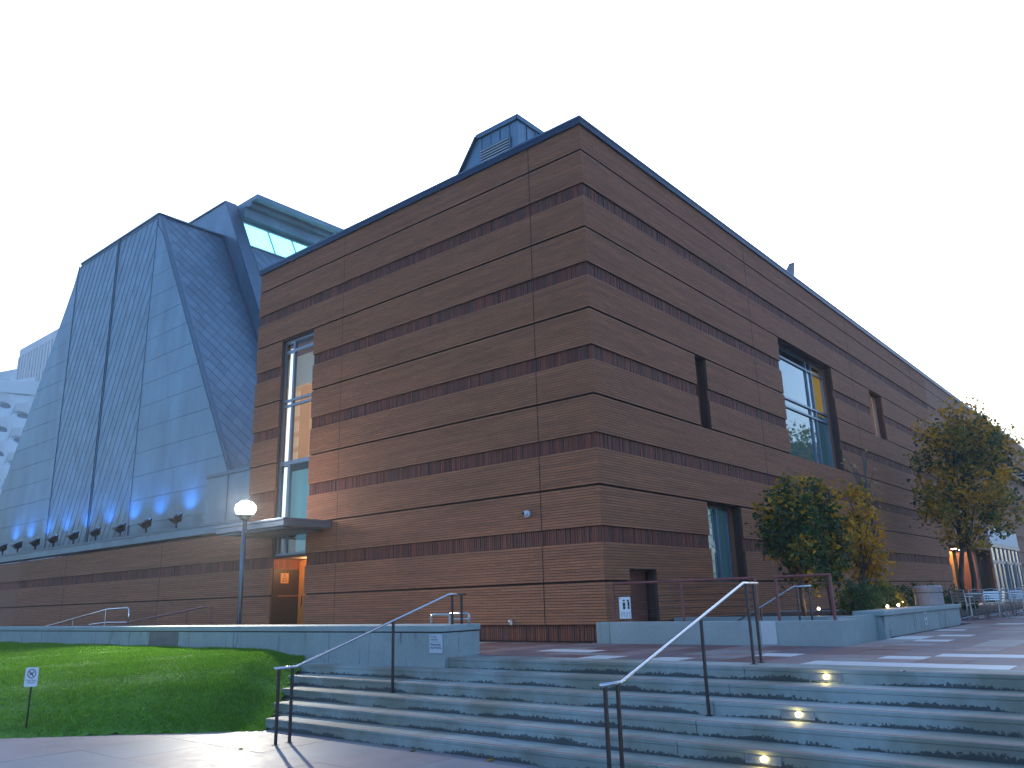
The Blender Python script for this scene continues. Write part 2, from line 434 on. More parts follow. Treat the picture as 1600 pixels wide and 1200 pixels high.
# soldier courses
BZ = bands()
sl = sold_rows(.05, LEN_L, OPL, BZ); sr = sold_rows(.08, XN, OPR, BZ)
fs = [i for i, r in enumerate(sl) if abs(r[3]-r[2]-(BANDH-.008)) < .01]
fs.sort(key=lambda i: (sl[i][0])**2 + (sl[i][2]-2.0)**2*2.2); fsel = set(fs[:300])
sme = one_brick(.0547, BANDH-.008, 'soldier_brick', SOLD)
for i in sorted(fsel):
    r = sl[i]; inst(sme, 'soldier_brick', BB, (r[4], (r[0]+r[1])/2, (r[2]+r[3])/2))
np_mesh('soldier_course', *mk_boxes([r for i, r in enumerate(sl) if i not in fsel], 0), SOLD, BB, 'stuff')
np_mesh('soldier_course', *mk_boxes(sr, 1), SOLD, BB, 'stuff')
bk = MB()
for z0, z1 in BZ[1:]:
    for a, b in cut(XN, LEN_R, OPR, (z0+z1)/2): bk.box(a, b, .05, .084, z0, z1)
bk.f and bk.build('soldier_course', SOLD, BB)
# core behind bands and grooves
deep(.0855, LEN_L, [(10.97, 12.76, -1.0, 9.80)], 0, -.5, ZT, .0855, .30).build('wall_core', DARKC if False else mat('core_brick', (.075, .035, .025), .9), BB)
CORE = bpy.data.materials['core_brick']
deep(.0855+.215, LEN_R, OPR, 1, -.7, ZT, .0855, .30).build('wall_core', CORE, BB)
MB().box(.3005, LEN_R, LEN_L-.3, LEN_L, 0, ZT).box(LEN_R-.3, LEN_R, .301, LEN_L-.301, 0, ZT).build('wall_core', BFAR, BB)
MB().box(.301, LEN_R-.301, .301, LEN_L-.301, ZT-.5, ZT-.2).build('roof', ZINCD, BB)
# coping
cp = MB().box(-.06, .40, -.06, LEN_L+.05, ZT, ZT+.20).box(.4001, LEN_R+.05, -.06, .40, ZT, ZT+.20)
cp.build('coping', COPING, BB, bevel=.012)
cp = MB().box(-.075, -.0605, -.075, LEN_L+.05, ZT+.17, ZT+.225).box(-.0604, LEN_R+.05, -.075, -.0605, ZT+.17, ZT+.225)
cp.build('coping_drip', ZINCD, BB)
# vertical control joints: dark sealant set in the face
jm = MB()
for k in range(6):
    cs = courses(k); jm.box(-.003, .004, 1.69, 1.712, cs[0][0], cs[13][1]).box(-.003, .004, 1.69, 1.712, cs[14][0], cs[-1][1])
for z0, z1 in BZ: jm.box(.044, .05, 1.69, 1.715, z0, z1)
jm.build('control_joint', GROOVE, BB)
for xj in (9.76, 20.3, 31.0, 41.5):
    jm = MB()
    for k in range(6):
        cs = courses(k)
        for ga in (cs[:14], cs[14:]):
            for a, b in [(ga[0][0], ga[-1][1])]:
                if not any(o[0] < xj < o[1] and o[2] < (a+b)/2 < o[3] for o in OPR): jm.box(xj, xj+.022, -.003, .004, a, b)
    jm.build('control_joint', GROOVE, BB)
jm = MB()
for k in range(6):
    cs = courses(k); jm.box(-.0025, .004, 9.45, 9.462, cs[0][0], cs[-1][1])
jm.build('control_joint', CORE, BB)

# reveals of the openings
def reveal_r(u0, u1, z0, z1, d, mt=None, floor=True):
    m = MB(); t = .18
    m.box(u0-t, u0+.0, .302, d, z0, z1).box(u1, u1+t, .302, d, z0, z1).box(u0-t, u1+t, .302, d, z1, z1+t)
    if floor: m.box(u0-t, u1+t, .302, d, z0-t, z0)
    m.build('reveal', mt or BFAR, BB)
# tall window over the side door (left face)
y0, y1 = 10.97, 12.76
MB().box(.302, 1.5, y1, y1+.2, 0, 2.6).box(.302, 1.5, y0-.2, y0, 0, 2.6).build('reveal', BFAR, BB)
XW = .13
w = MB()
fz = [(3.42, 3.50), (5.44, 5.57), (7.42, 7.50), (7.60, 7.68), (9.33, 9.43), (9.70, 9.80)]
for a, b in fz: w.box(XW, XW+.09, y0, y1, a, b)
win = MB().box(XW+.001, XW+.089, y0, y1, 3.40, 3.419).build('window', FRAME, BB, label='tall narrow window with grey frame rising over the side door canopy'); w.each('transom', FRAME, win)
w = MB()
zs = [3.50, 5.44, 5.57, 7.42, 7.50, 7.60, 7.68, 9.33, 9.43, 9.70]
for a, b in zip(zs[::2], zs[1::2]):
    w.box(XW+.002, XW+.088, y0, y0+.07, a, b).box(XW+.002, XW+.088, y1-.09, y1, a, b).box(XW-.01, XW+.088, 12.16, 12.25, a, b)
w.each('mullion', FRAME, win)
for a, b in zip(zs[::2], zs[1::2]):
    for p, q in ((y0+.07, 12.16), (12.25, y1-.09)): MB().box(XW+.04, XW+.055, p, q, a, b).build('pane', GLASSW, win)
# reflection painted as a glowing backdrop: warm wall, white column, teal lower storey
MB().box(1.1, 1.2, y0-2.5, 14.2, 5.5, 9.6).build('pane_backdrop', emis('reflect_warm', (1, .50, .20), .115, (.5, .3, .18)), win)
MB().box(1.04, 1.099, 12.55, 13.05, 5.6, 8.4).build('reflect_pier', emis('reflect_amber', (1, .42, .13), .105, (.5, .25, .1)), win)
MB().box(1.04, 1.099, y0-2, 14.2, 8.5, 9.6).build('reflect_frieze', emis('reflect_grey', (.55, .55, .5), .085, (.4, .4, .38)), win)
for k in range(5): MB().box(1.07, 1.098, 13.15, 13.55, 5.75+k*.55, 6.1+k*.55).build('reflect_panel', emis('reflect_pale', (1, .62, .36), .14, (.5, .35, .2)), win)
MB().box(1.1, 1.2, y0-2.5, 14.2, 3.3, 5.45).build('pane_backdrop', emis('glow_teal', (.25, .62, .75), .085, (.2, .35, .4)), win)
MB().prism([(.40, 12.80, 3.4), (.40, 12.90, 3.4), (.40, 12.86, 7.0), (.40, 12.80, 9.6), (.40, 12.70, 9.6), (.40, 12.76, 7.0)], (.06, 0, 0)).build('reflect_column', emis('reflect_white', (.9, .97, 1), .42, (.8, .8, .8)), win)
MB().box(.31, 1.09, y0-2, 14.2, 5.45, 5.5).build('room_floor', DARK, win)
MB().box(.31, 1.09, y0-2, 14.2, 9.62, 9.7).build('room_ceiling', BFAR, win)
# clerestory under the canopy and door recess
w = MB().box(XW-.02, XW+.09, y0, y1, 2.50, 2.58).box(XW-.02, XW+.09, y0, y1, 3.17, 3.24)
cl = MB().box(XW-.019, XW+.089, y0, y1, 2.499, 2.5).build('window', FRAME, BB, label='low two-pane window between the canopy and the side door recess'); w.each('transom', FRAME, cl)
w = MB().box(XW, XW+.088, y0, y0+.06, 2.58, 3.17).box(XW, XW+.088, y1-.08, y1, 2.58, 3.17).box(XW-.01, XW+.088, 12.17, 12.27, 2.58, 3.17); w.each('mullion', FRAME, cl)
MB().box(XW+.04, XW+.05, y0+.06, 12.17, 2.58, 3.17).build('pane', GLASS, cl); MB().box(XW+.04, XW+.05, 12.27, y1-.08, 2.58, 3.17).build('pane', GLASS, cl)
MB().box(.9, 1., y0, y1, 2.5, 3.3).build('pane_backdrop', bpy.data.materials['glow_teal'], cl)  # same teal backdrop, glowing by its own emission
MB().box(.05, 1.5, y0, y1, 2.42, 2.498).build('recess_soffit', CORE, BB)
rv = MB()
for z0, z1 in ((0, .35), (.36, 1.25), (1.29, 2.11)): rv.box(.09, 1.08, y1-.018, y1-.002, z0, z1)
rv.build('recess_panel', DOORB, BB)
sr_ = MB()
for j in range(14): sr_.box(.09+j*.07, .09+j*.07+.058, y1-.016, y1-.002, 2.12, 2.42)
sr_.build('recess_rib', SOLD, BB)
dr = MB().box(1.085, 1.13, y0+.02, y1-.1, 0, 2.36).build('door', DOORO, BB, label='orange lit side door in the dark recess')
MB().box(1.07, 1.12, y1-.1, y1-.02, 0, 2.40).box(1.07, 1.12, y0, y0+.02, 0, 2.4).box(1.07, 1.12, y0, y1-.02, 2.36, 2.41).build('door_frame', DOORO, dr)
MB().tube([(1.04, y1-.25, .95), (1.04, y1-.25, 1.25)], .015, 6).build('handle', BLACK, dr)
# canopy
cn = MB().box(-1.69, -.01, 9.70, 13.3, 3.17, 3.33).box(-1.72, -.01, 9.68, 13.32, 3.33, 3.40)
cno = cn.build('canopy', FRAME, BB, bevel=.01)
MB().box(-1.3, -.02, 10.1, 13.0, 3.09, 3.168).box(-1.6, -1.45, 9.8, 13.2, 3.10, 3.168).build('canopy_beam', ZINCD, cno)
# right face windows
def pane_win(label, u0, u1, z0, z1, d, us, zs_, back, bd=1.6, off=0., gm_=None):
    w = MB(); t = .07
    w.box(u0, u1, d, d+.1, z0, z0+t).box(u0, u1, d, d+.1, z1-t-off, z1-off)
    for z in zs_: w.box(u0, u1, d-.02, d+.1, z-.035, z+.035)
    win = MB().box(u0, u1, d+.001, d+.1, z0-.004, z0-.0005).build('window', FRAME, BB, label=label); w.each('transom', FRAME, win)
    zz = [z0+t-.035+.0]+list(zs_)+[z1-t-off+.035]; zz[0] = z0+t-.035
    uu = [u0]+list(us)+[u1]
    mm = MB()
    for a, b in zip(zz, zz[1:]):
        for i, u in enumerate(uu):
            h = .03; lo, hi = (u, u+.06) if i == 0 else ((u-.06, u) if i == len(uu)-1 else (u-h, u+h))
            mm.box(lo, hi, d-.015, d+.098, a+.036, b-.036)
    mm.each('mullion', FRAME, win)
    for a, b in zip(zz, zz[1:]):
        for p, q in zip(uu, uu[1:]): MB().box(p+.06 if p == u0 else p+.03, q-.06 if q == u1 else q-.03, d+.045, d+.06, a+.036, b-.036).build('pane', gm_ or GLASS, win)
    if back is not None: MB().box(u0-.6, u1+.6, d+bd, d+bd+.1, z0-.3, z1+.3).build('pane_backdrop', back, win) if bd < 2 else MB().box(u0-.6, u1+9, d+bd, d+bd+.1, z0-.3, z1+2).build('pane_backdrop', back, win)
    return win
OS1, OW2, OS2, OW3, OD = OPR[:5]
reveal_r(*OS1, 1.0); MB().box(OS1[0], OS1[1], .9, .95, OS1[2], OS1[3]).build('slot_back', DARK, BB)
reveal_r(*OW2, .52); w2 = pane_win('large multi-pane window mirroring sky on the right brick face', OW2[0], OW2[1], OW2[2], OW2[3], .40, (15.75, 16.3), (7.52, 7.85, 9.42), emis('glow_blue', (.16, .48, .66), .06, (.12, .25, .33)), 3.0)  # backdrop glow put in to give the panes their blue tone
MB().box(16.75, 18.6, .60, .64, 7.85, 9.7).build('glow_panel', emis('amber_glow', (1, .42, .05), .20, (.6, .3, .06)), w2)  # light of the room behind, put into a glowing amber panel
reveal_r(*OS2, .42); s2 = pane_win('narrow window with amber glow panel past the large window', OS2[0], OS2[1], OS2[2], OS2[3], .30, (23.9,), (), bpy.data.materials['amber_glow'], .14, 0., GLASSW)
reveal_r(*OW3, .57); pane_win('tall teal ground window beside the corner of the right face', OW3[0], OW3[1], OW3[2], OW3[3], .45, (6.72,), (), emis('glow_teal_dark', (.25, .62, .70), .035, (.22, .36, .40)), .2)  # lit interior put in as a faint teal glow of the backdrop
reveal_r(OD[0], OD[1], -.6, 1.54, .8, floor=False)
d1 = MB().box(1.05, 2.29, .30, .36, -.6, 1.54).build('door', DOORR, BB, label='plain rust coloured door below the plaza level')
MB().box(2.24, 2.285, .27, .299, -.6, 1.5).build('door_frame', DOORB, d1)
# loggia high on the far end
MB().box(52, 80, 1.6, 1.7, 9, 10.6).box(52, 80, .31, 1.6, 8.8, 8.99).box(52, 80, .31, 1.6, 10.61, 10.8).build('loggia', DARK, BB)
lg = MB()
for k in range(10): lg.box(53+k*2.6, 53.25+k*2.6, .1, .9, 10.3, 10.42)
lg.box(52, 80, .1, .15, 9.75, 9.8); lg.each('loggia_beam', WHITE, BB)
# amber porch
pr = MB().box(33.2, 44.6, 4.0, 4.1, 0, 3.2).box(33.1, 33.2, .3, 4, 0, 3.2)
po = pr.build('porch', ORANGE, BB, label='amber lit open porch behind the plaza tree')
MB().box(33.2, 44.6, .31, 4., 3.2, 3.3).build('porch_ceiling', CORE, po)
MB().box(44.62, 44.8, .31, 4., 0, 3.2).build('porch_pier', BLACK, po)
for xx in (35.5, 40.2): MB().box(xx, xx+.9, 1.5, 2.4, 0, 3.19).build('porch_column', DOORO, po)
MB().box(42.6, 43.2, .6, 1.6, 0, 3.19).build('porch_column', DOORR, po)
for xx, yy in ((38.8, .9), (40.8, .9), (36.5, 2.6), (42, 2.6)):
    MB().lathe([(.14, 0), (.14, .03)], 12, (xx, yy, 3.165)).build('downlight', WARMD, po)
# glass vestibule
ve = MB().box(44.9, 55.6, -.02, .14, 3.72, 4.74).build('vestibule', mat('fascia_white', (.62, .66, .7), .5, var=.05), BB, label='pale fronted glass entrance with double doors')
MB().box(44.9, 55.6, -.06, .14, 3.45, 3.70).box(44.9, 55.6, .0, .12, 2.42, 2.6).box(44.9, 55.6, 0, .12, .0, .12).build('vestibule_rail', FRAME, ve)
mm = MB()
for k in range(8): mm.box(44.9+k*1.507, 45.05+k*1.507, .002, .118, .121, 2.419).box(44.9+k*1.507, 45.05+k*1.507, .002, .118, 2.601, 3.449)
mm.each('mullion', FRAME, ve)
for xx in (49.5, 52.6): MB().box(xx, xx+.45, -.04, -.001, .1, 2.6).build('door_stile', ZINCD, ve)
MB().box(45, 55.5, .06, .07, .12, 3.45).build('pane', GLASSC, ve)
MB().box(44.9, 55.6, 3.0, 3.1, 0, 3.6).build('pane_backdrop', mat('vest_wall', (.45, .5, .48), .7), ve)
# penthouse on the roof
pk = BB
YA, YB, ZP = 4.02, 5.79, 16.03
ph = MB().prism([(2.5, YA, 12.3), (2.5, YB+1.9, 12.3), (2.5, 6.70+.0, 14.85), (2.5, YB, ZP), (2.5, YA, ZP)], (1.9, 0, 0)).build('penthouse', ZINC, BB, label='small slanted metal penthouse with louvre on the roof')
tr = MB().box(2.44, 2.499, YA-.03, YB, ZP-.16, ZP+.02).bar((2.47, YB-.02, ZP-.06), (2.47, 8.3, 12.6), .06, .16, (1, 0, 0)); tr.build('trim', ZINCD, ph)
MB().box(2.44, 4.42, YA-.05, YA-.001, ZP-.16, ZP+.02).build('trim', ZINCD, ph)
for yy in (4.35, 4.75, 5.15, 5.55, 5.95, 6.35): MB().box(2.475, 2.499, yy, yy+.025, 12.6, ZP-.17 if yy < 5.8 else 14.95).build('seam', ZINCD, ph)
for xx in (2.95, 3.4, 3.85): MB().box(xx, xx+.025, YA-.025, YA-.001, 12.6, ZP-.17).build('seam', ZINCD, ph)
lv = MB().box(2.46, 2.498, 4.33, 5.58, 14.86, 15.36).build('louver', BLACK, ph)
for k in range(5):
    MB().box(2.41, 2.459, 4.35, 5.56, 14.885+k*.1, 14.915+k*.1).build('louver_slat', ALU, ph)
MB().box(2.43, 2.47, 4.30, 4.345, 14.83, 15.39).box(2.43, 2.47, 5.565, 5.61, 14.83, 15.39).box(2.43, 2.47, 4.345, 5.565, 15.35, 15.39).build('louver_frame', ZINC, ph)

# ---- long low brick wall carrying on from the left face
LW = thing('low_brick_wall', 'long low brick wall with metal coping below the slanted metal building', 'wall', (0, 14.3, 0))
lrows = brick_rows(14.302, 34, [], False, zmax=3.5, zones=(0, 1))
V_, Q_ = mk_boxes(lrows, 0); V_[:, 1] -= 14.3; np_mesh('brickwork', V_, Q_, BRICK, LW, 'stuff')
strips(14.302, 34, [], 0, zmax=3.5, zones=(0, 1)).build('wall', MORTAR, LW)
strips(34, 70, [], 0, zmax=3.5, zones=(0, 1), fr=0).build('wall', BFAR, LW)
srow = sold_rows(14.302, 34, [], BZ[:2]); V_, Q_ = mk_boxes(srow, 0); V_[:, 1] -= 14.3; np_mesh('soldier_course', V_, Q_, SOLD, LW, 'stuff')
MB().box(.05, .084, 34, 70, BZ[1][0], BZ[1][1]).build('soldier_course', SOLD, LW)
MB().box(.0855, .3, 14.302, 70, -.5, 3.42).build('wall_core', CORE, LW)
MB().box(-.10, .45, 14.302, 70, 3.50, 3.86).build('coping', ZINC, LW, bevel=.01)
MB().box(-.13, -.101, 14.302, 70, 3.78, 3.87).build('coping_drip', ZINCD, LW)
for yy in (20.0, 28.6):
    jm = MB().box(-.003, .004, yy, yy+.022, P0, courses(0)[13][1]).box(-.003, .004, yy, yy+.022, courses(0)[14][0], courses(0)[-1][1]).box(-.003, .004, yy, yy+.022, P0+PER, 3.4); jm.build('control_joint', GROOVE, LW)

# ---- slanted metal building
MBD = thing('metal_building', 'tall slanted zinc clad building behind the low brick wall', 'building', (.5, 24, 3.8))
X0 = .5
# end wall: vertical trapezoid
yL = lambda z: 32.40+(18.86-z)*(39.77-32.40)/(18.86-7.265)
yR = lambda z: 24.07-(18.80-z)*(24.07-16.38)/(18.80-5.63)
MB().prism([(X0, yR(3.6), 3.6), (X0, yL(3.6), 3.6), (X0, 32.40, 18.85), (X0, 24.07, 18.85)], (.3, 0, 0)).build('end_wall', ZINC, MBD)
# plain sheet courses left and right of the shingle field
shL0, shL1 = 28.08, 32.6
shR0, shR1 = 24.08, 27.86
for z in np.arange(4.4, 18.6, 1.02):
    a, b = shL1+.06, yL(z)-.05
    za, zb = z, min(z+1.005, 18.8)
    bb = yL(zb)-.05
    if bb > a+.05: MB().prism([(X0-.03, a, za), (X0-.03, b, za), (X0-.03, bb, zb), (X0-.03, a, zb)], (.029, 0, 0)).build('sheet_panel', ZINC, MBD)
    elif b > a+.05: MB().prism([(X0-.03, a, za), (X0-.03, b, za), (X0-.03, a, zb)], (.029, 0, 0)).build('sheet_panel', ZINC, MBD)
    a = shR0-.06
    lo, hi = yR(za)+.06, yR(zb)+.06
    cuts = [lo] + ([lo+(a-lo)*.55] if a-lo > 3 else []) + [a]
    if a-lo > .1:
        for i in range(len(cuts)-1):
            l0, r0 = cuts[i]+(.008 if i else 0), cuts[i+1]
            l1 = max(l0, hi) if i == 0 else l0
            if i and l1 < hi: l1 = hi
            if r0-l1 > .02: MB().prism([(X0-.03, l0, za), (X0-.03, r0, za), (X0-.03, r0, zb), (X0-.03, l1, zb)], (.029, 0, 0)).build('sheet_panel', ZINC, MBD)
            else: MB().prism([(X0-.03, l0, za), (X0-.03, r0, za), (X0-.03, r0, min(zb, za+.6))], (.029, 0, 0)).build('sheet_panel', ZINC, MBD)
# diamond shingles
UNDER = mat('shingle_underlay', (.06, .085, .115), .7)
MB().box(X0-.006, X0-.001, shR0-.02, shR1+.01, 3.88, 18.7).box(X0-.006, X0-.001, shL0-.02, shL1+.01, 3.88, 18.7).build('underlay', UNDER, MBD)
def clip(poly, a, b, c, d):
    def half(P, ax, v, sg):
        out = []
        for i in range(len(P)):
            p, q = P[i], P[(i+1) % len(P)]; dp, dq = (p[ax]-v)*sg, (q[ax]-v)*sg
            if dp >= 0: out.append(p)
            if dp*dq < 0:
                t = dp/(dp-dq); out.append((p[0]+(q[0]-p[0])*t, p[1]+(q[1]-p[1])*t))
        return out
    for ax, v, sg in ((0, a, 1), (0, b, -1), (1, c, 1), (1, d, -1)):
        poly = half(poly, ax, v, sg)
        if len(poly) < 3: return []
    return poly
def shingles(u0, u1, v0, v1, w, h, to3, nrm, limit, parent, shear=0.0):
    """diamonds of width w and height h; whole ones are objects up to limit, the rest one mesh"""
    nrm = Vector(nrm); whole = []; rest = MB()
    # each plate leans: lower tip proud
    def plate(m, poly, cv):
        P = [to3(p[0], p[1]) + nrm*(.014+.020*(cv-p[1])/h+.010) for p in poly]; B = [to3(p[0], p[1]) + nrm*.008 for p in poly]; n = len(poly)
        m.add(P+B, [tuple(range(n))]+[(i+n, (i+1) % n+n, (i+1) % n, i) for i in range(n)])
    r = 0; v = v0
    while v < v1+h/2:
        u = u0 + (w/2 if r % 2 else 0)
        while u < u1+w/2:
            gm = .010
            poly = [(u-w/2+gm, v), (u, v-h/2+gm), (u+w/2-gm, v), (u, v+h/2-gm)]
            c = clip(poly, u0, u1, v0, v1)
            if len(c) == 4 and abs(c[0][0]-poly[0][0]) < 1e-6 and abs(c[2][0]-poly[2][0]) < 1e-6 and abs(min(p[1] for p in c)-poly[1][1]) < 1e-6 and abs(max(p[1] for p in c)-poly[3][1]) < 1e-6: whole.append((u, v))
            elif c: plate(rest, c, v)
            u += w
        v += h/2; r += 1
    whole.sort(key=lambda q: (to3(*q)-CAM).length)
    gm = .010
    t = MB(); oc = to3(0, 0); poly = [(-w/2+gm, 0), (0, -h/2+gm), (w/2-gm, 0), (0, h/2-gm)]
    plate(t, poly, 0.0); t.v = [tuple(Vector(p)-oc) for p in t.v]
    me = t.mesh('shingle'); me.materials.append(ZINC2)
    for q in whole[:limit]: inst(me, 'shingle', parent, to3(*q))
    for q in whole[limit:]: plate(rest, [(p[0]+q[0], p[1]+q[1]) for p in poly], q[1])
    rest.build('shingle_field', ZINC2, parent, kind='stuff')
e1 = lambda u, v: Vector((X0, u, v))
shingles(shR0, shR1, 3.9, 18.6, .54, 1.15, lambda u, v: Vector((X0, -u, v)) if False else Vector((X0, u, v)), (-1, 0, 0), 100, MBD)
shingles(shL0, shL1, 3.9, 18.6, .54, 1.15, lambda u, v: Vector((X0, u, v)), (-1, 0, 0), 60, MBD)
# side slope, facing the plaza
SL = Vector((0, 24.07-16.38, 18.80-5.63)).normalized()       # up the slope
SN = Vector((0, -SL.z, SL.y))
T0 = Vector((X0, 24.07, 18.80)); XE = 3.82
q0 = T0 - SL*17.4
def f2(u, v): return q0 + Vector((u, 0, 0)) + SL*v
MB().prism([f2(.03, 0), f2(XE-X0, 0), f2(XE-X0, 17.4), f2(.03, 17.4)], -SN*.3).build('slope_wall', ZINC, MBD)
MB().prism([f2(.04, 0), f2(XE-X0-.01, 0), f2(XE-X0-.01, 17.3), f2(.04, 17.3)], SN*.006).build('underlay', UNDER, MBD)
shingles(.16, XE-X0-.12, 0, 17.2, .54, .74, f2, SN, 140, MBD)
# flashings
fl = MB().bar(f2(.07, 0)+SN*.02, f2(.07, 17.45)+SN*.02, .16, .07, SN); fl.build('flashing', ZINCD, MBD)
MB().bar(f2(XE-X0-.05, 0)+SN*.02, f2(XE-X0-.05, 17.4)+SN*.02, .12, .06, SN).build('flashing', ZINCD, MBD)
MB().box(X0-.05, X0+.32, 24.0, 32.45, 18.80, 18.90).build('flashing', ZINCD, MBD)
MB().box(X0, XE, 24.0, 24.4, 18.82, 18.90).build('flashing', ZINCD, MBD)
MB().box(X0-.05, X0-.005, 27.87, 27.91, 3.9, 18.78).box(X0-.05, X0-.005, 28.03, 28.07, 3.9, 18.78).box(X0-.02, X0-.004, 27.91, 28.03, 3.9, 18.78).build('seam', ZINCD, MBD)
MB().box(X0-.045, X0-.005, 32.61, 32.66, 3.9, 18.78).build('seam', ZINCD, MBD)
MB().box(X0-.045, X0-.005, 24.02, 24.07, 3.9, 18.3).build('seam', ZINCD, MBD)
MB().box(X0+.3, XE, 24.3, 33, 3.8, 18.8).build('core', ZINC, MBD)
# base block between brick corner and slope
MB().box(.12, 2.2, 14.45, 17.3, 3.87, 5.66).build('base_block', ZINC, MBD)
MB().box(.08, .119, 14.45, 17.3, 5.55, 5.68).box(.10, .118, 15.85, 15.9, 3.87, 5.54).build('flashing', ZINCD, MBD)
# taller blade behind and its shingled slope with a clerestory
R0 = Vector((3.82, 24.12, 20.75))
SL2 = (R0 - Vector((3.82, 20.32, 13.64))).normalized(); SN2 = Vector((0, -SL2.z, SL2.y))
a0 = R0 - SL2*16
MB().prism([(3.825, a0.y, a0.z), (3.825, 36, a0.z), (3.825, 36, 20.75), (3.825, 24.12, 20.75)], (.6, 0, 0)).build('blade_wall', ZINC, MBD, label='plain tall zinc blade wall behind the shingled slope')
MB().bar(a0+Vector((.3, 0, 0))+SN2*.03, R0+Vector((.3, 0, 0))+SN2*.03, .66, .07, SN2).build('flashing', ZINCD, MBD)
MB().box(3.78, 4.45, 24.1, 36, 20.76, 20.86).build('flashing', ZINCD, MBD)
def f3(u, v): return a0 + Vector((.62+u, 0, 0)) + SL2*v
vg0 = 16 - (20.75-18.1)/SL2.z; vg1 = 16 - (20.75-19.7)/SL2.z
MB().prism([f3(0, 0), f3(9, 0), f3(9, vg0), f3(0, vg0)], -SN2*.3).build('slope_wall', ZINC, MBD)
shingles(.1, 9, vg0-7, vg0-.1, .62, .8, f3, SN2, 0, MBD)
cg = MB().bar(f3(0, vg0), f3(9, vg0), .12, .1, SN2).bar(f3(0, vg1), f3(9, vg1), .12, .1, SN2).build('clerestory', FRAME, MBD, label='cyan strip window under the metal roof, sky put in as pane glow')
for k in range(7):
    MB().bar(f3(.05+k*1.45, vg0+.06), f3(.05+k*1.45, vg1-.06), .06, .09, SN2).build('mullion', FRAME, cg)
    if k < 6: MB().prism([f3(.09+k*1.45, vg0+.06), f3(1.46+k*1.45, vg0+.06), f3(1.46+k*1.45, vg1-.06), f3(.09+k*1.45, vg1-.06)], -SN2*.02).build('pane', SKYGLOW, cg)
MB().box(4.43, 14.2, 23.3, 25, 19.95, 20.5).build('upper_wall', ZINC, MBD)
MB().box(4.6, 14.4, 22.5, 28, 20.72, 20.95).box(4.6, 14.4, 23.0, 28, 20.5, 20.719).build('roof_slab', ZINC, MBD)
MB().box(4.43, 14.2, 25, 36, 3.8, 20.5).build('core', ZINC, MBD)

# ---- floodlights along the coping
ys = [36.6, 34.6, 32.4, 30.3, 28.1, 25.9, 23.6, 21.4, 19.05]
nth = ['leftmost', 'second from left', 'third from left', 'fourth from left', 'middle', 'fourth from right', 'third from right', 'second from right', 'rightmost']
fp = thing('floodlight', '', 'floodlight', (0, 0, 0), 'floodlights along the low brick wall')
M_ = Matrix.Rotation(R(-28), 4, 'Y')
hb = MB(); prof = [(-.19, -.19, .14), (.19, -.19, .14), (.19, .19, .14), (-.19, .19, .14), (-.10, -.13, -.10), (.10, -.13, -.10), (.10, .13, -.10), (-.10, .13, -.10)]
hb.add([M_ @ Vector(p) + Vector((0, 0, .33)) for p in prof], [(4, 7, 6, 5), (0, 4, 5, 1), (1, 5, 6, 2), (2, 6, 7, 3), (3, 7, 4, 0)])
hb.build('housing', FLOOD, fp)
vb = MB(); 
for a, b in (((-.2, -.2), (.2, -.2)), ((.2, -.2), (.2, .2)), ((.2, .2), (-.2, .2)), ((-.2, .2), (-.2, -.2))):
    vb.bar(M_ @ Vector((a[0], a[1], .15))+Vector((0, 0, .33)), M_ @ Vector((b[0], b[1], .15))+Vector((0, 0, .33)), .02, .06)
vb.build('visor', FLOOD, fp)
lb = MB(); lb.add([M_ @ Vector(p)+Vector((0, 0, .33)) for p in [(-.17, -.17, .10), (.17, -.17, .10), (.17, .17, .10), (-.17, .17, .10)]], [(0, 1, 2, 3)]); lb.build('lens', BLUEL, fp)
MB().box(-.03, .03, -.03, .03, 0, .24).box(-.08, .08, -.08, .08, 0, .02).build('bracket', FLOOD, fp)
for i, y in enumerate(ys):
    o = fp if i == 0 else copy_tree(fp, (0, 0, 0))
    o.location = (-.02, y, 3.862); o['label'] = 'small black floodlight on the low wall coping, %s of the row of nine' % nth[i]
    ld = bpy.data.lights.new('flood_lamp', 'SPOT'); ld.energy = 110; ld.color = (.05, .28, 1); ld.spot_size = R(125); ld.spot_blend = 1.0; ld.shadow_soft_size = .12
    lo = bpy.data.objects.new('flood_lamp', ld); COL.objects.link(lo); lo.location = (-.05, y, 4.40)
    lo.rotation_euler = Vector((-.30, 0, -1)).to_track_quat('Z', 'Y').to_euler()

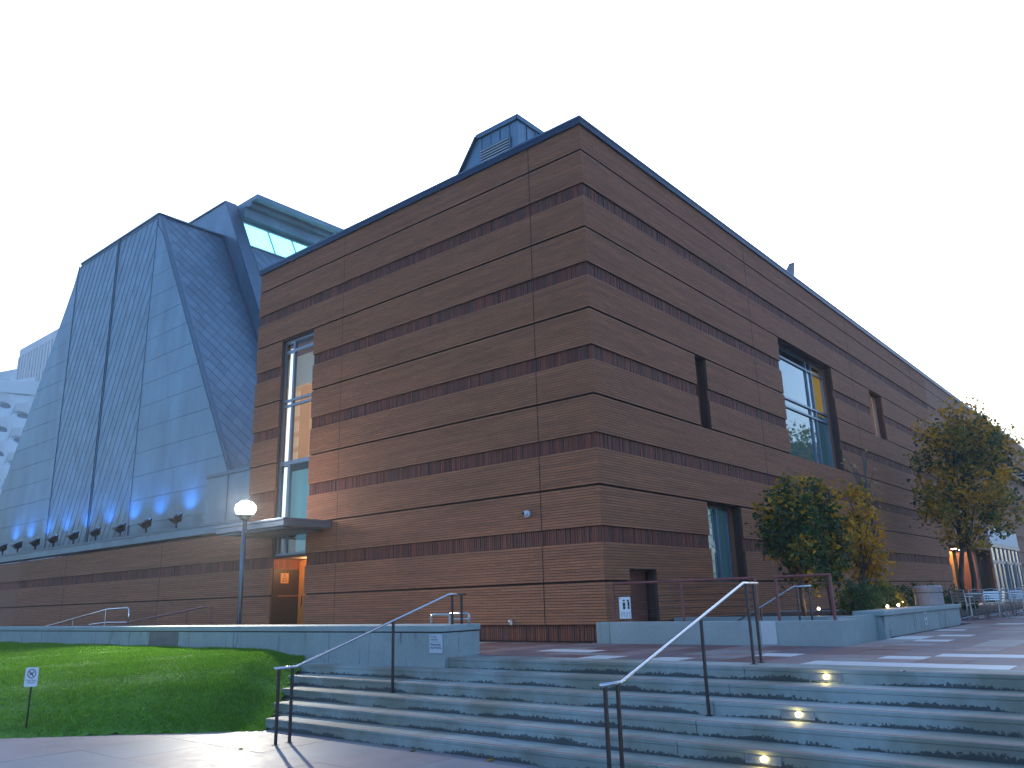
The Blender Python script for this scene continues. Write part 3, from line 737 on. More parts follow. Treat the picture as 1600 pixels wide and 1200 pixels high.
# ---- far white honeycomb building and far tower
HBD = thing('honeycomb_building', 'distant white building with a veil of slanted oval slots at left edge', 'building', (6, 60, 0))
XH = 6.0
ztop = lambda y: 17.7 + (y-54.5)*.22
MB().prism([(XH+.262, 46, 0), (XH+.262, 100, 0), (XH+.262, 100, ztop(100)), (XH+.262, 46, ztop(46))], (25, 0, 0)).build('body', mat('veil_back', (.26, .29, .32), .7), HBD)
cw, chh = 4.2, 1.9
def cell():
    m = MB(); n = 10
    out = [(-cw/2, -chh/2-.28), (cw/2, -chh/2+.28), (cw/2, chh/2+.28), (-cw/2, chh/2-.28)]
    inn = []
    for k in range(n):
        a = 2*math.pi*k/n; x = 1.55*math.cos(a); y = .24*math.sin(a); inn.append((x, y+x*.26))
    # outer ring points matched to angles on the rectangle
    ring = []
    for k in range(n):
        a = 2*math.pi*k/n; cx, cy = math.cos(a), math.sin(a); t = min(cw/2/abs(cx) if abs(cx) > 1e-6 else 9e9, chh/2/abs(cy) if abs(cy) > 1e-6 else 9e9)
        x, y = cx*t, cy*t; ring.append((x, y+x*.133))
    P = [(0, p[0], p[1]) for p in ring]+[(.10, p[0]*1.12, p[1]*1.2) for p in inn]+[(.26, p[0]*.96, p[1]*.8-.02) for p in inn]
    F = [(k, (k+1) % n, (k+1) % n+n, k+n) for k in range(n)]+[(k+n, (k+1) % n+n, (k+1) % n+2*n, k+2*n) for k in range(n)]
    cor = [(-cw/2, -chh/2), (cw/2, -chh/2), (cw/2, chh/2), (-cw/2, chh/2)]
    o = len(P)
    for (x, y) in cor:
        P.append((0, x, y+x*.133)); kk = sorted(range(n), key=lambda k: (ring[k][0]-x)**2+(ring[k][1]-y-x*.133)**2)[:2]
        F.append((len(P)-1, kk[0], kk[1]))
    m.add(P, F); me = m.mesh('veil_panel'); me.materials.append(WHITEB); return me
vm = cell()
for r in range(-1, 12):
    for k in range(0, 13):
        y = 47+k*cw; z = 1.0 + r*chh + (y-54.5)*.133 + (0 if k % 2 else .95)
        if z < ztop(y)+.1 and z > 0: inst(vm, 'veil_panel', HBD, (XH, y, z))
MB().prism([(XH-.1, 46, ztop(46)-.9), (XH-.1, 100, ztop(100)-.9), (XH-.1, 100, ztop(100)+.1), (XH-.1, 46, ztop(46)+.1)], (1.2, 0, 0)).build('parapet', WHITEB, HBD)
FT = thing('far_tower', 'distant pale office tower with vertical ribs at left edge', 'building', (33, 120, 0))
MB().box(33, 75, 100, 141.3, 0, 45.6).build('body', TOWERG, FT)
for k in range(34): MB().box(32.4, 32.98, 100+k*1.25, 100.75+k*1.25, 0, 44.6).build('rib', TOWERM, FT)
MB().box(32.4, 75, 99.8, 141.6, 44.6, 46.0).build('parapet', TOWERM, FT)
# street lamp arm
SLP = thing('street_lamp', 'grey cobra head street lamp reaching in at the left edge', 'street lamp', (0, 46, 0))
MB().tube([(-.6, 43.2, -1), (-.6, 43.2, 9.5)], .09, 8).build('pole', ZINCD, SLP)
MB().tube([(-.6, 43.2, 9.3), (-.5, 42.2, 10.0), (-.4, 41.2, 10.1), (-.3, 40.6, 9.95)], .045, 6).build('arm', ZINCD, SLP)
hd = MB().tube([(-.3, 40.7, 9.97), (-.27, 40.45, 9.9), (-.22, 40.05, 9.75), (-.2, 39.8, 9.65)], [.06, .15, .19, .09], 8); hd.build('head', ZINC, SLP)

# ---- plaza level: base slab, pavers, steps
AW = (-.25, 3.0, -4.75, -.02)        # sunken well in front of the door
pb = thing('plaza', 'upper plaza paved in red, mauve, grey and white squares', 'plaza', (0, 0, 0), kind='structure'); del pb['category']
ps = MB()
ps.box(-4.50, AW[0]-.3, -60, 60, -.9, -.03).box(AW[0]-.3, 90, -60, AW[2]-.4, -.9, -.03).box(3.2, 90, -5.15, 0.08, -.9, -.03).box(AW[0]-.3, 0.084, -.02, 60, -.9, -.03)
ps.build('paving_bed', BEDD, pb)
pme = []
for m_ in PAVC:
    q = MB().box(-.298, .298, -.298, .298, -.028, 0).mesh('paver'); q.materials.append(m_); pme.append(q)
whites = {(-2.73, -.7), (-2.73, -6.95), (-.7, -5.65), (-3.93, -5.8), (-3.93, -6.4), (-3.93, -7.0), (1.25, -6.3), (1.9, -5.7), (2.5, -5.7), (-3.93, -8.2), (-3.93, -8.8), (-3.93, -3.7), (-2.73, -4.9), (9, -6.3), (6, -6.9), (5.5, -5.7), (-1.5, -3.1)}
cells = []
for i in range(-1, 60):
    for j in range(-32, 60):
        x, y = -3.93+.6*i-.0, -.1+.6*j
        if i < 0 or x > 32: continue
        if AW[0]-.6 < x < 9.85 and -5.3 < y: continue
        if y > -.35 and x > -.35: continue
        if x > 9.5 and y > -1.2: continue
        if y > 46 or y < -16: continue
        cells.append((x, y))
def pcol(x, y):
    if any(abs(a-x) < .3 and abs(b-y) < .3 for a, b in whites): return 4
    h = random.random()
    return 0 if h < .30 else 1 if h < .50 else 2 if h < .68 else 3 if h < .84 else 5 if h < .985 else 4
def vis(x, y):
    d = Vector((x, y, 0)) - CAM; f = d.dot(fw)
    if f < 1: return 1e9
    px = 800+F_PX*d.dot(rt)/f
    if px < 690 or px > 1640: return 500+f
    return f
cells.sort(key=lambda c: vis(*c))
rest = [MB() for _ in PAVC]
runcol = {}
for n, (x, y) in enumerate(cells):
    key = (round(x/.6), round(y/.6))
    nb = runcol.get((key[0]-1, key[1])); cidx = nb if (nb is not None and nb != 4 and random.random() < .35) else pcol(x, y)
    runcol[key] = cidx
    dz = random.uniform(-.002, .002)
    if n < 300: inst(pme[cidx], 'paver', pb, (x, y, dz))
    else: rest[cidx].box(x-.298, x+.298, y-.298, y+.298, -.028, dz)
for m_, q in zip(PAVC, rest):
    if q.f: q.build('paving', m_, pb, kind='stuff')
# sunken well
ar = MB().box(-.2, 3.0, -4.7, 0.28, -.75, -.6).box(-.2, -.15, -4.7, .28, -.6, -.02)
o = ar.build('sunken_floor', CONCP); o['kind'] = 'structure'; o['label'] = 'sunken floor below the rust door'

XS, TR, RI = -4.87, .47, .16
st = thing('stairs', 'six broad concrete steps rising to the plaza with stained risers', 'stairs', (-6, -3, -.96), kind='structure'); del st['category']
for k in range(1, 7):
    xn = XS-TR*(6-k); z = -RI*(6-k); yl = 1.83+.48*(k-1)
    if k == 6: yl = .30
    if k == 5: yl = 3.75
    xb = xn+TR+.008 if k < 6 else -4.232
    m = MB()
    ya = -30
    segs = [ya, -5.31-.0, yl] if k < 6 else [ya, -5.31, yl]
    s_o = None
    for a, b in zip(segs, segs[1:]):
        m.box(xn+.006, xb, a+.003, b-.003, z-RI-.04, z-.045).box(xn, xb, a+.003, b-.003, z-.045, z)
    s_o = m.build('step', STEP, st, bevel=.007)
    MB().box(xn+.03, xn+.065, ya, yl-.03, z-.004, z+.0025).build('nosing_strip', NOSE, s_o)
# lower paving
lp = thing('lower_pavement', 'lower pavement of large worn grey and rose slabs at the foot of the steps', 'pavement', (-9, 0, -.96), kind='structure'); del lp['category']
MB().box(-40, -4.5, -30, 40, -1.015, -.99).build('paving_bed', BEDD, lp)
sme2 = []
for m_ in SLAB:
    q = MB().box(-.622, .622, -.622, .622, -.03, 0).mesh('paving_slab'); q.materials.append(m_); sme2.append(q)
for i in range(-9, 3):
    for j in range(-10, 10):
        x, y = -9.125+1.25*i, .61+1.25*j
        if x > -5.5 : continue
        inst(sme2[random.choice((0, 0, 1, 1, 2))], 'paving_slab', lp, (x, y, -.96+random.uniform(-.0015, .0015)))

# ---- lawn mound
def lawn_z(x, y):
    e = np.maximum((x+7.5)*.76+(y-1.85)*.65, 0); b = np.maximum(-4.95-x, 0.0)
    t = e/(e+b+1e-6); z = -.99+1.04*(1-(1-t)**1.9)
    z = z + .035*np.sin(x*.9+y*.5)*t*(1-t)*4
    s = ((x+7.3)*-.69+(y-1.8)*.72)
    zl = -.96+.90*np.clip((x+7.3)/2.35, 0, 1)
    w = np.clip(s/.9, 0, 1); w = w*w*(3-2*w)
    return zl+(z-zl)*w
def lawn_in(x, y):
    return ((x+7.5)*.76+(y-1.85)*.65 > 0) & (x < -4.94) & (((x+7.3)*-.69+(y-1.8)*.72) > -.06)
nx, ny = 90, 170
xs = np.linspace(-36, -4.9, nx); ys_ = np.linspace(1.6, 46, ny)
xs = -4.9-31.1*np.linspace(1, 0, nx)**1.8; ys_ = 1.6+44.4*np.linspace(0, 1, ny)**1.6
GX, GY = np.meshgrid(xs, ys_); GZ = lawn_z(GX, GY)
V_ = np.stack([GX, GY, GZ], -1).reshape(-1, 3); ii = np.arange(nx*ny).reshape(ny, nx)
Q_ = np.stack([ii[:-1, :-1], ii[:-1, 1:], ii[1:, 1:], ii[1:, :-1]], -1).reshape(-1, 4)
cx = V_[Q_].mean(1); keep = lawn_in(cx[:, 0], cx[:, 1]) & (V_[Q_][:, :, 0].min(1) < -4.9)
o = np_mesh('lawn', V_, Q_[keep], TURF); o['kind'] = 'structure'; o['label'] = 'grassy mound between the steps and the concrete wall'
for p in o.data.polygons: p.use_smooth = True
# blades
NB = 230000
r_ = rng.random((NB*3, 2)); bx = -4.95-19*r_[:, 0]**1.2; by = 1.7+30*r_[:, 1]**1.9
k_ = lawn_in(bx, by); bx, by = bx[k_], by[k_]
d = np.stack([bx-CAM.x, by-CAM.y], 1); f_ = d[:, 0]*fw.x+d[:, 1]*fw.y; px = 800+F_PX*(d[:, 0]*rt.x+d[:, 1]*rt.y)/np.maximum(f_, .1)/1.0
k_ = (px > -120); bx, by, f_ = bx[k_][:NB], by[k_][:NB], f_[k_][:NB]; n = len(bx)
bz = lawn_z(bx, by)-.005
an = rng.random(n)*6.283; wd = (.004+.00035*f_)*rng.uniform(.7, 1.3, n); clump = np.sin(bx*2.3)*np.cos(by*1.9)+np.sin(bx*5.1+by*3.7)*.6
hh = (.034+.011*clump)*rng.uniform(.6, 1.5, n)
ln = rng.normal(0, .014, (n, 2))
B0 = np.stack([bx-np.cos(an)*wd, by-np.sin(an)*wd, bz], 1); B1 = np.stack([bx+np.cos(an)*wd, by+np.sin(an)*wd, bz], 1); TP = np.stack([bx+ln[:, 0], by+ln[:, 1], bz+hh], 1)
V_ = np.stack([B0, B1, TP], 1).reshape(-1, 3); Q_ = np.arange(3*n).reshape(-1, 3)
o = np_mesh('grass', V_, Q_, BLADE); o['kind'] = 'stuff'; o['label'] = 'short green grass covering the mound'
o['label'] = 'short green grass covering the mound'

# ---- long concrete wall at the left
CW = thing('concrete_wall', 'long low streaked concrete wall with cap behind the lawn', 'wall', (-4.95, .05, 0))
MB().box(-4.95, -4.05, .05, 48, -.9, .405).build('body', CONC, CW, bevel=.01)
MB().box(-4.965, -4.035, .035, 48, .425, .53).build('cap', CONCP, CW, bevel=.012)
MB().box(-4.93, -4.07, .07, 48, .405, .425).build('cap_joint', GROOVE, CW)
MB().box(-4.954, -4.94, 9.0, 10.46, -.1, .402).build('patch', CONCD, CW)
for yy in (3.2, 6.6, 13.5): MB().box(-4.953, -4.945, yy, yy+.012, -.5, .404).build('joint', CONCD, CW)
# ---- planter and well walls on the right
WW = thing('well_wall', 'low concrete wall carrying the red rails in front of the rust door', 'wall', (-.45, -2.6, 0))
MB().box(-.45, -.20, -5.12, -.36, -.9, .42).build('body', CONCP, WW, bevel=.008)
MB().box(-.45, -.20, -.35, -.02, -.9, .418).build('body', CONC, WW, bevel=.008)
MB().box(-.456, -.44, -3.96, -3.68, .01, .417).build('panel', CONCL, WW, label='pale square patch in the concrete wall')
MB().box(-.20, 0.6, -5.12, -4.9, -.9, .42).build('body', CONCP, WW, bevel=.008)
PL = thing('planter', 'long raised concrete planter with cap below the trees', 'planter', (6, -2.5, 0))
MB().box(2.85, 9.7, -4.9, -4.6, -.3, .40).build('wall', CONC, PL, bevel=.008)
MB().box(2.85, 3.15, -4.599, -.05, -.9, .405).build('wall', CONCP, PL, bevel=.008)
MB().box(9.4, 9.7, -4.599, -.05, -.3, .40).build('wall', CONCP, PL, bevel=.008)
MB().box(2.80, 9.75, -4.95, -4.30, .402, .50).build('cap', CONCP, PL, bevel=.012)
MB().box(3.15, 9.4, -4.6, -.03, -.2, .36).build('soil', SOIL, PL)
MB().box(9.75, 32, -4.0, -.03, -.2, .05).build('soil', SOIL, PL)
for xx in (5.1, 7.4): MB().box(xx, xx+.012, -4.904, -4.895, 0, .40).build('joint', CONCD, PL)
pq = MB().box(5.95, 6.17, -4.915, -4.902, .10, .40).build('plaque', CONCL, PL)
MB().lathe([(.05, 0), (.05, .004)], 12, (0, 0, 0)).build('emblem', INKG, pq)
em = [o for o in pq.children][0]; em.location = (6.06-origin(pq).x, -4.916-origin(pq).y, .31-origin(pq).z); em.rotation_euler = (R(90), 0, 0)
em.data.transform(Matrix.Translation(origin(pq)))
MB().box(6.02, 6.10, -4.920, -4.9151, .14, .20).build('emblem', INKG, pq)

# ---- haze volume added for the lamp glow and the pale veil
hz = MB().box(-330, 330, -330, 330, -2.1, 52).build('haze', MORTAR); hz['kind'] = 'stuff'; hz['label'] = 'thin haze added for lamp glow over the whole place'
hm = bpy.data.materials.new('haze_air'); hm.use_nodes = True
for n in list(hm.node_tree.nodes):
    if n.type == 'BSDF_PRINCIPLED': hm.node_tree.nodes.remove(n)
pv = hm.node_tree.nodes.new('ShaderNodeVolumePrincipled'); pv.inputs['Color'].default_value = (.88, .94, 1, 1); pv.inputs['Density'].default_value = HAZE; pv.inputs['Anisotropy'].default_value = .5
hm.node_tree.links.new(pv.outputs[0], hm.node_tree.nodes['Material Output'].inputs['Volume'])
hz.data.materials.clear(); hz.data.materials.append(hm)
# ================================================================== OBJECTS
def text(body, name, size, loc, rot, m, parent, align='CENTER'):
    cu = bpy.data.curves.new(name, 'FONT'); cu.body = body; cu.size = size; cu.align_x = align; cu.extrude = .0008
    o = bpy.data.objects.new(name, cu); COL.objects.link(o)
    dg = bpy.context.evaluated_depsgraph_get(); me = bpy.data.meshes.new_from_object(o.evaluated_get(dg)); bpy.data.objects.remove(o)
    me.name = name; me.materials.clear(); me.materials.append(m)
    o = bpy.data.objects.new(name, me); COL.objects.link(o); o.parent = parent; o.location = Vector(loc)-origin(parent); o.rotation_euler = rot; return o
RX = (R(90), 0, R(-90))     # lettering on faces that look to -x
# ---- pole lamp
PLM = thing('pole_lamp', 'blue grey pole lamp with a glaring white head near the canopy', 'lamp', (-2, 11.2, 0))
MB().tube([(-2, 11.2, 0), (-2, 11.2, 3.42)], .065, 12).build('pole', ZINCD, PLM, smooth=True)
MB().lathe([(.12, 0), (.12, .03), (.07, .06)], 14, (-2, 11.2, 0)).build('base', ZINCD, PLM)
hdm = MB().lathe([(.06, 0), (.16, .08), (.25, .16), (.28, .17)], 20, (-2, 11.2, 3.40)); hdm.build('collar', ZINCD, PLM, smooth=True)
gl = MB().lathe([(.10, 0), (.25, .05), (.30, .16), (.28, .28), (.17, .38), (.03, .42)], 24, (-2, 11.2, 3.572)); gl.build('globe', LAMP, PLM, smooth=True)
ld = bpy.data.lights.new('pole_lamp_light', 'SPOT'); ld.energy = 950; ld.spot_size = R(140); ld.spot_blend = .6; ld.color = (1, .93, .78); ld.shadow_soft_size = .08
lo = bpy.data.objects.new('pole_lamp_light', ld); COL.objects.link(lo); lo.location = (-2.34, 10.78, 3.80); lo.rotation_euler = Vector((.70, .60, .38)).to_track_quat('Z', 'Y').to_euler()

# ---- stair handrails
def handrail(label, y, name='stair_handrail'):
    t = thing(name, label, 'handrail', (-6.2, y, -.96), 'handrails on the steps')
    MB().tube([(-8.10, y, .06), (-7.74, y, .06), (-4.56, y, 1.05), (-4.10, y, 1.05)], .022, 10).build('rail', STEEL, t, smooth=True)
    for x, zb in ((-8.03, -.96), (-7.80, -.96), (-5.86, -.48), (-4.46, 0.), (-4.22, 0.)):
        zt = .05 if x < -7.7 else (1.04 if x > -4.57 else .06+(x+7.74)*.99/3.18-.01)
        MB().box(x-.019, x+.019, y-.014, y+.014, zb, zt).build('post', BRONZE, t)
        MB().box(x-.04, x+.04, y-.035, y+.035, zb+.001, zb+.008).build('foot_plate', BRONZE, t)
handrail('left stair handrail of steel on dark posts, beside the lawn', .33)
handrail('right stair handrail of steel on dark posts, in the middle of the steps', -5.27)
# ---- step lights
for k, y, lab in ((6, -6.35, 'topmost'), (4, -6.33, 'middle'), (2, -6.29, 'lowest')):
    xn = XS-TR*(6-k)+.006; z = -RI*(6-k)
    t = thing('step_light', 'steel framed yellow step light set in a riser, %s of three' % lab, 'step light', (xn, y, z-.09), 'lights set in the step risers')
    a, b, c, d_ = y-.19, y+.19, z-.135, z-.05
    MB().box(xn-.010, xn-.0005, a, b, d_-.012, d_).box(xn-.010, xn-.0005, a, b, c, c+.012).box(xn-.010, xn-.0005, a, a+.012, c+.012, d_-.012).box(xn-.010, xn-.0005, b-.012, b, c+.012, d_-.012).build('frame', STEEL, t)
    MB().box(xn-.004, xn-.0006, a+.012, b-.012, c+.012, d_-.012).build('plate', FRAME, t)
    MB().tube([(xn-.006, y, z-.088), (xn-.0045, y, z-.088)], .028, 12).build('lamp', STEPL, t)
    ld = bpy.data.lights.new('step_lamp', 'POINT'); ld.energy = .3; ld.color = (1, .78, .28); ld.shadow_soft_size = .03
    lo = bpy.data.objects.new('step_lamp', ld); COL.objects.link(lo); lo.location = (xn-.05, y, z-.085)
# ---- red guard rails
def guard(label, ya, yb, posts):
    t = thing('guard_rail', label, 'guard rail', (-.33, (ya+yb)/2, .42), 'red guard rails on the low wall')
    x = -.33
    MB().tube([(x, ya, 1.20), (x, yb, 1.20)], .026, 8).build('top_rail', REDRAIL, t)
    for y in posts: MB().box(x-.022, x+.022, y-.022, y+.022, .42, 1.18).build('post', REDRAIL, t)
    for k in range(5): MB().tube([(x, ya, .56+k*.125), (x, yb, .56+k*.125)], .006, 6).build('wire', BRONZE if yb > -3.9 else REDRAIL, t)
    return t
guard('red guard rail with thin wires left of the gap, notice tied on', -.42, -3.62, (-.42, -2.05, -3.60))
guard('short red guard rail with five bars right of the gap', -3.98, -5.02, (-4.0, -5.0))
nb = thing('notice_board', 'white notice with dark pictures and lines fixed to the red rail', 'notice', (-.37, -.72, .7))
MB().box(-.375, -.365, -.86, -.58, .485, .92).build('plate', WHITE, nb)
MB().box(-.371, -.362, -.875, -.565, .47, .935).build('backing', BLACK, nb)
pc = MB()
for yy, zz, w_, h_ in ((-.70, .85, .05, .03), (-.80, .85, .05, .03), (-.70, .77, .06, .08), (-.81, .78, .045, .10), (-.70, .70, .06, .05), (-.81, .70, .045, .05)): pc.box(-.378, -.3751, yy-w_/2, yy+w_/2, zz-h_/2, zz+h_/2)
pc.build('picture', BLACK, nb)
ln_ = MB()
for k in range(5):
    for q in range(4): ln_.box(-.378, -.3751, -.845+q*.063, -.845+q*.063+random.uniform(.03, .055), .515+k*.024, .523+k*.024)
ln_.box(-.378, -.3751, -.63, -.59, .89, .90); ln_.build('lettering', INKG, nb)
# inner handrail of the well stair
t = thing('well_handrail', 'slim steel handrail sloping down behind the red rails', 'handrail', (1.3, -3.5, 0))
MB().tube([(1.3, -2.2, .25), (1.3, -2.98, .65), (1.3, -3.70, 1.03), (1.3, -4.05, 1.03)], .02, 8).build('rail', STEEL, t, smooth=True)
for y, zt in ((-2.95, .63), (-3.75, 1.02), (-4.0, 1.02)): MB().box(1.28, 1.32, y-.012, y+.012, -.6, zt).build('post', BRONZE, t)
MB().box(.62, 2.84, -4.75, -4.55, -.6, .43).build('well_edge', CONCP, WW)
# ---- notice plate on the long wall
npl = thing('notice_plate', 'grey metal notice plate with lettering on the end of the long wall', 'notice', (-4.95, .25, .2))
MB().box(-4.972, -4.956, .08, .39, .075, .385).build('plate', mat('plate_grey', (.52, .56, .6), .45, var=.05), npl)
for body, zz, m_ in (('Access', .335, INKG), ('See box.', .285, INKG), ('Please keep', .20, INK), ('dog off plaza', .15, INK)):
    text(body, 'lettering', .052, (-4.9735, .36, zz), RX, m_, npl, 'LEFT')
MB().box(-4.9735, -4.9721, .10, .37, .255, .259).build('rule', INKG, npl)
# ---- pipe guard by the wall end
pg = thing('pipe_guard', 'pale bent pipe guard standing on the end of the long wall', 'pipe guard', (-4.2, .6, .53))
def bent(x, ya, yb, z, r=.035):
    c = .10; pts = [(x, ya, 0), (x, ya, z-c)]
    for k in range(1, 5): a = k/4*math.pi/2; pts.append((x, ya-c+c*math.cos(a), z-c+c*math.sin(a)))
    pts.append((x, yb, z)); return pts
XP = -4.2
MB().tube([(XP, 1.13, .53), (XP, 1.13, .655), (XP, 1.115, .685), (XP, 1.08, .698), (XP, .64, .698)], .022, 8).build('pipe', PIPE, pg, smooth=True)
MB().tube([(XP, .64, .53), (XP, .64, .71)], .026, 8).build('pipe', PIPE, pg)
MB().tube([(XP, .64, .71), (XP, .20, .71), (XP, .165, .68), (XP, .16, .53)], .024, 8).build('pipe', PIPE, pg, smooth=True)
MB().tube([(XP, .64, .615), (XP, .165, .615)], .02, 8).build('pipe', PIPE, pg)
# ---- ramp handrails behind the long wall
rh = thing('ramp_handrail', 'pale steel ramp handrail with an end loop, left of the two behind the wall', 'handrail', (-1.3, 23, 0), 'ramp handrails behind the long wall')
MB().tube([(-1.2, 27.5, .35), (-1.2, 21.4, 1.02), (-1.2, 19.75, 1.05), (-1.2, 19.65, .98), (-1.2, 19.65, .30)], .03, 8).build('rail', STEEL, rh, smooth=True)
MB().tube([(-1.2, 21.5, 1.0), (-1.2, 21.5, .0)], .03, 8).build('post', STEEL, rh); MB().tube([(-1.2, 24.3, .7), (-1.2, 24.3, 0)], .025, 8).build('post', STEEL, rh)
MB().tube([(-1.2, 22.8, .48), (-1.2, 21.5, .55), (-1.2, 19.65, .55)], .022, 8).build('rail', STEEL, rh)
rh = thing('ramp_handrail', 'thin dark red ramp handrail, right of the two behind the wall', 'handrail', (-1.3, 17, 0), 'ramp handrails behind the long wall')
MB().tube([(-1.2, 19.9, .52), (-1.2, 14.4, 1.0), (-1.2, 14.1, 1.0), (-1.2, 14.1, 0)], .034, 8).build('rail', REDRAIL, rh)
for y, z in ((17.9, .7), (15.6, .9)): MB().tube([(-1.2, y, z), (-1.2, y, 0)], .02, 8).build('post', REDRAIL, rh)
# ---- dog sign on the lawn
ds = thing('lawn_sign', 'small white dog sign on a thin black stake in the lawn', 'sign', (-9.62, 4.88, -.95))
MB().box(-9.63, -9.61, 4.865, 4.89, -1.0, .075).build('stake', BLACK, ds)
def srot(p): # sign turned to face the camera side
    return p
sa = R(219); sx = Vector((math.cos(sa), math.sin(sa), 0)); sy = Vector((-sx.y, sx.x, 0))
sc0 = Vector((-9.62, 4.88, -.08)) + sx*.02
def sgn(u, v, d=0.): return sc0 + sy*u + Vector((0, 0, v)) + sx*d
def rrect(w, h, r, n=4):
    P = []
    for cx_, cy_, a0_ in ((w-r, h-r, 0), (-w+r, h-r, 90), (-w+r, -h+r, 180), (w-r, -h+r, 270)):
        for k in range(n+1): a = R(a0_+90*k/n); P.append((cx_+r*math.cos(a), cy_+r*math.sin(a)))
    return P
MB().prism([sgn(u, v) for u, v in rrect(.108, .15, .025)], sx*.006).build('plate', WHITE, ds)
rg = MB(); NN = 28
for k in range(NN):
    a0_, a1_ = 2*math.pi*k/NN, 2*math.pi*(k+1)/NN
    rg.prism([sgn(.072*math.cos(a), .052+.072*math.sin(a), .0061) if q else sgn(.060*math.cos(a), .052+.060*math.sin(a), .0061) for a, q in ((a0_, 0), (a0_, 1), (a1_, 1), (a1_, 0))], sx*.001)
rg.prism([sgn(u, v, .0063) for u, v in ((-.050, .102), (-.043, .109), (.050, .003), (.043, -.004))], sx*.0011)
rg.build('prohibition_ring', INKR, ds)
dg_ = MB()
for P in ([(-.03, .035), (-.03, .06), (.018, .066), (.022, .04)], [(-.032, .06), (-.05, .085), (-.043, .088), (-.025, .064)], [(.012, .06), (.02, .088), (.030, .088), (.045, .076), (.043, .070), (.026, .068), (.02, .056)],
          [(-.03, .045), (-.034, .012), (-.026, .012), (-.018, .045)], [(.008, .045), (.010, .012), (.018, .012), (.020, .045)]):
    dg_.prism([sgn(u, v, .0061) for u, v in P], sx*.0008)
dg_.build('dog_figure', INK, ds)
lrot = (R(90), 0, sa+R(90))
for body, v in (('Keep Dogs', -.062), ('off lawn', -.098)):
    p = sgn(0, v, .0062); text(body, 'lettering', .038, p, lrot, INK, ds)
# ---- security camera, hose bib
sc = thing('security_camera', 'white dome security camera on the brick wall near the corner', 'security camera', (0, 2.1, 2.92))
MB().tube([(-.004, 2.1, 2.92), (-.06, 2.1, 2.92)], .085, 16).build('mount', SHELL, sc)
def ball(c, r, n=14, m=10):
    q = MB(); prof = [(r*math.sin(math.pi*i/m)+1e-4, -r*math.cos(math.pi*i/m)) for i in range(m+1)]; return q.lathe(prof, n, c)
ball((-.085, 2.11, 2.925), .068).build('dome', SHELL, sc, smooth=True)
ball((-.125, 2.128, 2.925), .043).build('eye', LENSB, sc, smooth=True)
hb_ = thing('hose_tap', 'small steel tap box low on the brick wall', 'tap', (0, 2.7, .45))
MB().box(-.03, -.004, 2.66, 2.74, .36, .48).build('plate', ALU, hb_); MB().tube([(-.03, 2.70, .47), (-.09, 2.70, .47), (-.10, 2.70, .42)], .016, 8).build('spout', STEEL, hb_)
dn = thing('door_notice', 'small orange square notice on the dark recess panel', 'notice', (.5, 12.74, 1.8))
MB().box(.36, .66, 12.725, 12.741, 1.66, 1.98).build('plate', mat('notice_orange', (.45, .2, .07), .5, var=.05), dn)
MB().box(.47, .55, 12.722, 12.7249, 1.87, 1.94).build('emblem', INKG, dn)
for k in range(3): MB().box(.42, .60, 12.722, 12.7249, 1.71+k*.045, 1.725+k*.045).build('lettering', DOORB, dn)
# doorway light
dl = thing('recess_light', 'small round downlight in the door recess ceiling', 'light', (.6, 11.5, 2.41))
MB().lathe([(.07, 0), (.07, .012)], 14, (.6, 11.5, 2.405)).build('lamp', WARMD, dl)
ld = bpy.data.lights.new('recess_lamp', 'POINT'); ld.energy = 11; ld.color = (1, .60, .22); ld.shadow_soft_size = .06
lo = bpy.data.objects.new('recess_lamp', ld); COL.objects.link(lo); lo.location = (.70, 11.9, 2.25)
ld = bpy.data.lights.new('porch_lamp', 'AREA'); ld.energy = 110; ld.color = (1, .74, .36); ld.shape = 'RECTANGLE'; ld.size = 8; ld.size_y = 2
lo = bpy.data.objects.new('porch_lamp', ld); COL.objects.link(lo); lo.location = (39, 1.9, 3.1)
# roof floodlight
rf = thing('roof_light', 'small dark wedge shaped light on the right roof edge', 'light', (14.6, 0, 12.9))
MB().prism([(14.2, .05, 12.91), (14.75, .05, 12.91), (15.1, .05, 13.75), (14.95, .05, 13.6)], (0, .25, 0)).build('housing', COPING, rf)
# concrete drum
cdm = thing('litter_bin', 'round mauve concrete bin with lid at the end of the planter', 'bin', (8.2, -4.35, .5))
MB().lathe([(.33, 0), (.34, .02), (.34, .30), (.32, .315)], 24, (8.2, -4.55, .501)).build('body', DRUM, cdm, smooth=False)
MB().lathe([(.345, 0), (.35, .02), (.35, .13), (.30, .17), (.1, .175)], 24, (8.2, -4.55, .83)).build('lid', DRUM, cdm)

# ---- trees
def leaf_batch(centers, n_per, spread, size, rngl, droop=.3):
    C_ = np.repeat(np.asarray(centers), n_per, 0); n = len(C_)
    P = C_ + rngl.normal(0, 1, (n, 3))*spread
    nrm = rngl.normal(0, 1, (n, 3)); nrm[:, 2] += .5; nrm /= np.linalg.norm(nrm, axis=1)[:, None]
    a = np.cross(nrm, rngl.normal(0, 1, (n, 3))); a /= np.linalg.norm(a, axis=1)[:, None]+1e-9; b = np.cross(nrm, a)
    s = size*rngl.uniform(.6, 1.3, n)[:, None]
    fold = nrm*s*.18
    # pointed leaf with two side lobes: 6 points, 4 triangles
    p0 = P-a*s*.5; p1 = P+b*s*.42-a*s*.05+fold; p2 = P+b*s*.18+a*s*.2; p3 = P+a*s*.62-fold*.7; p4 = P-b*s*.18+a*s*.2; p5 = P-b*s*.42-a*s*.05+fold
    V = np.stack([p0, p1, p2, p3, p4, p5], 1).reshape(-1, 3); o = (np.arange(n)*6)[:, None]
    Q = np.concatenate([o+np.array([[0, 1, 2]]), o+np.array([[0, 2, 3]]), o+np.array([[0, 3, 4]]), o+np.array([[0, 4, 5]])])
    return V, Q
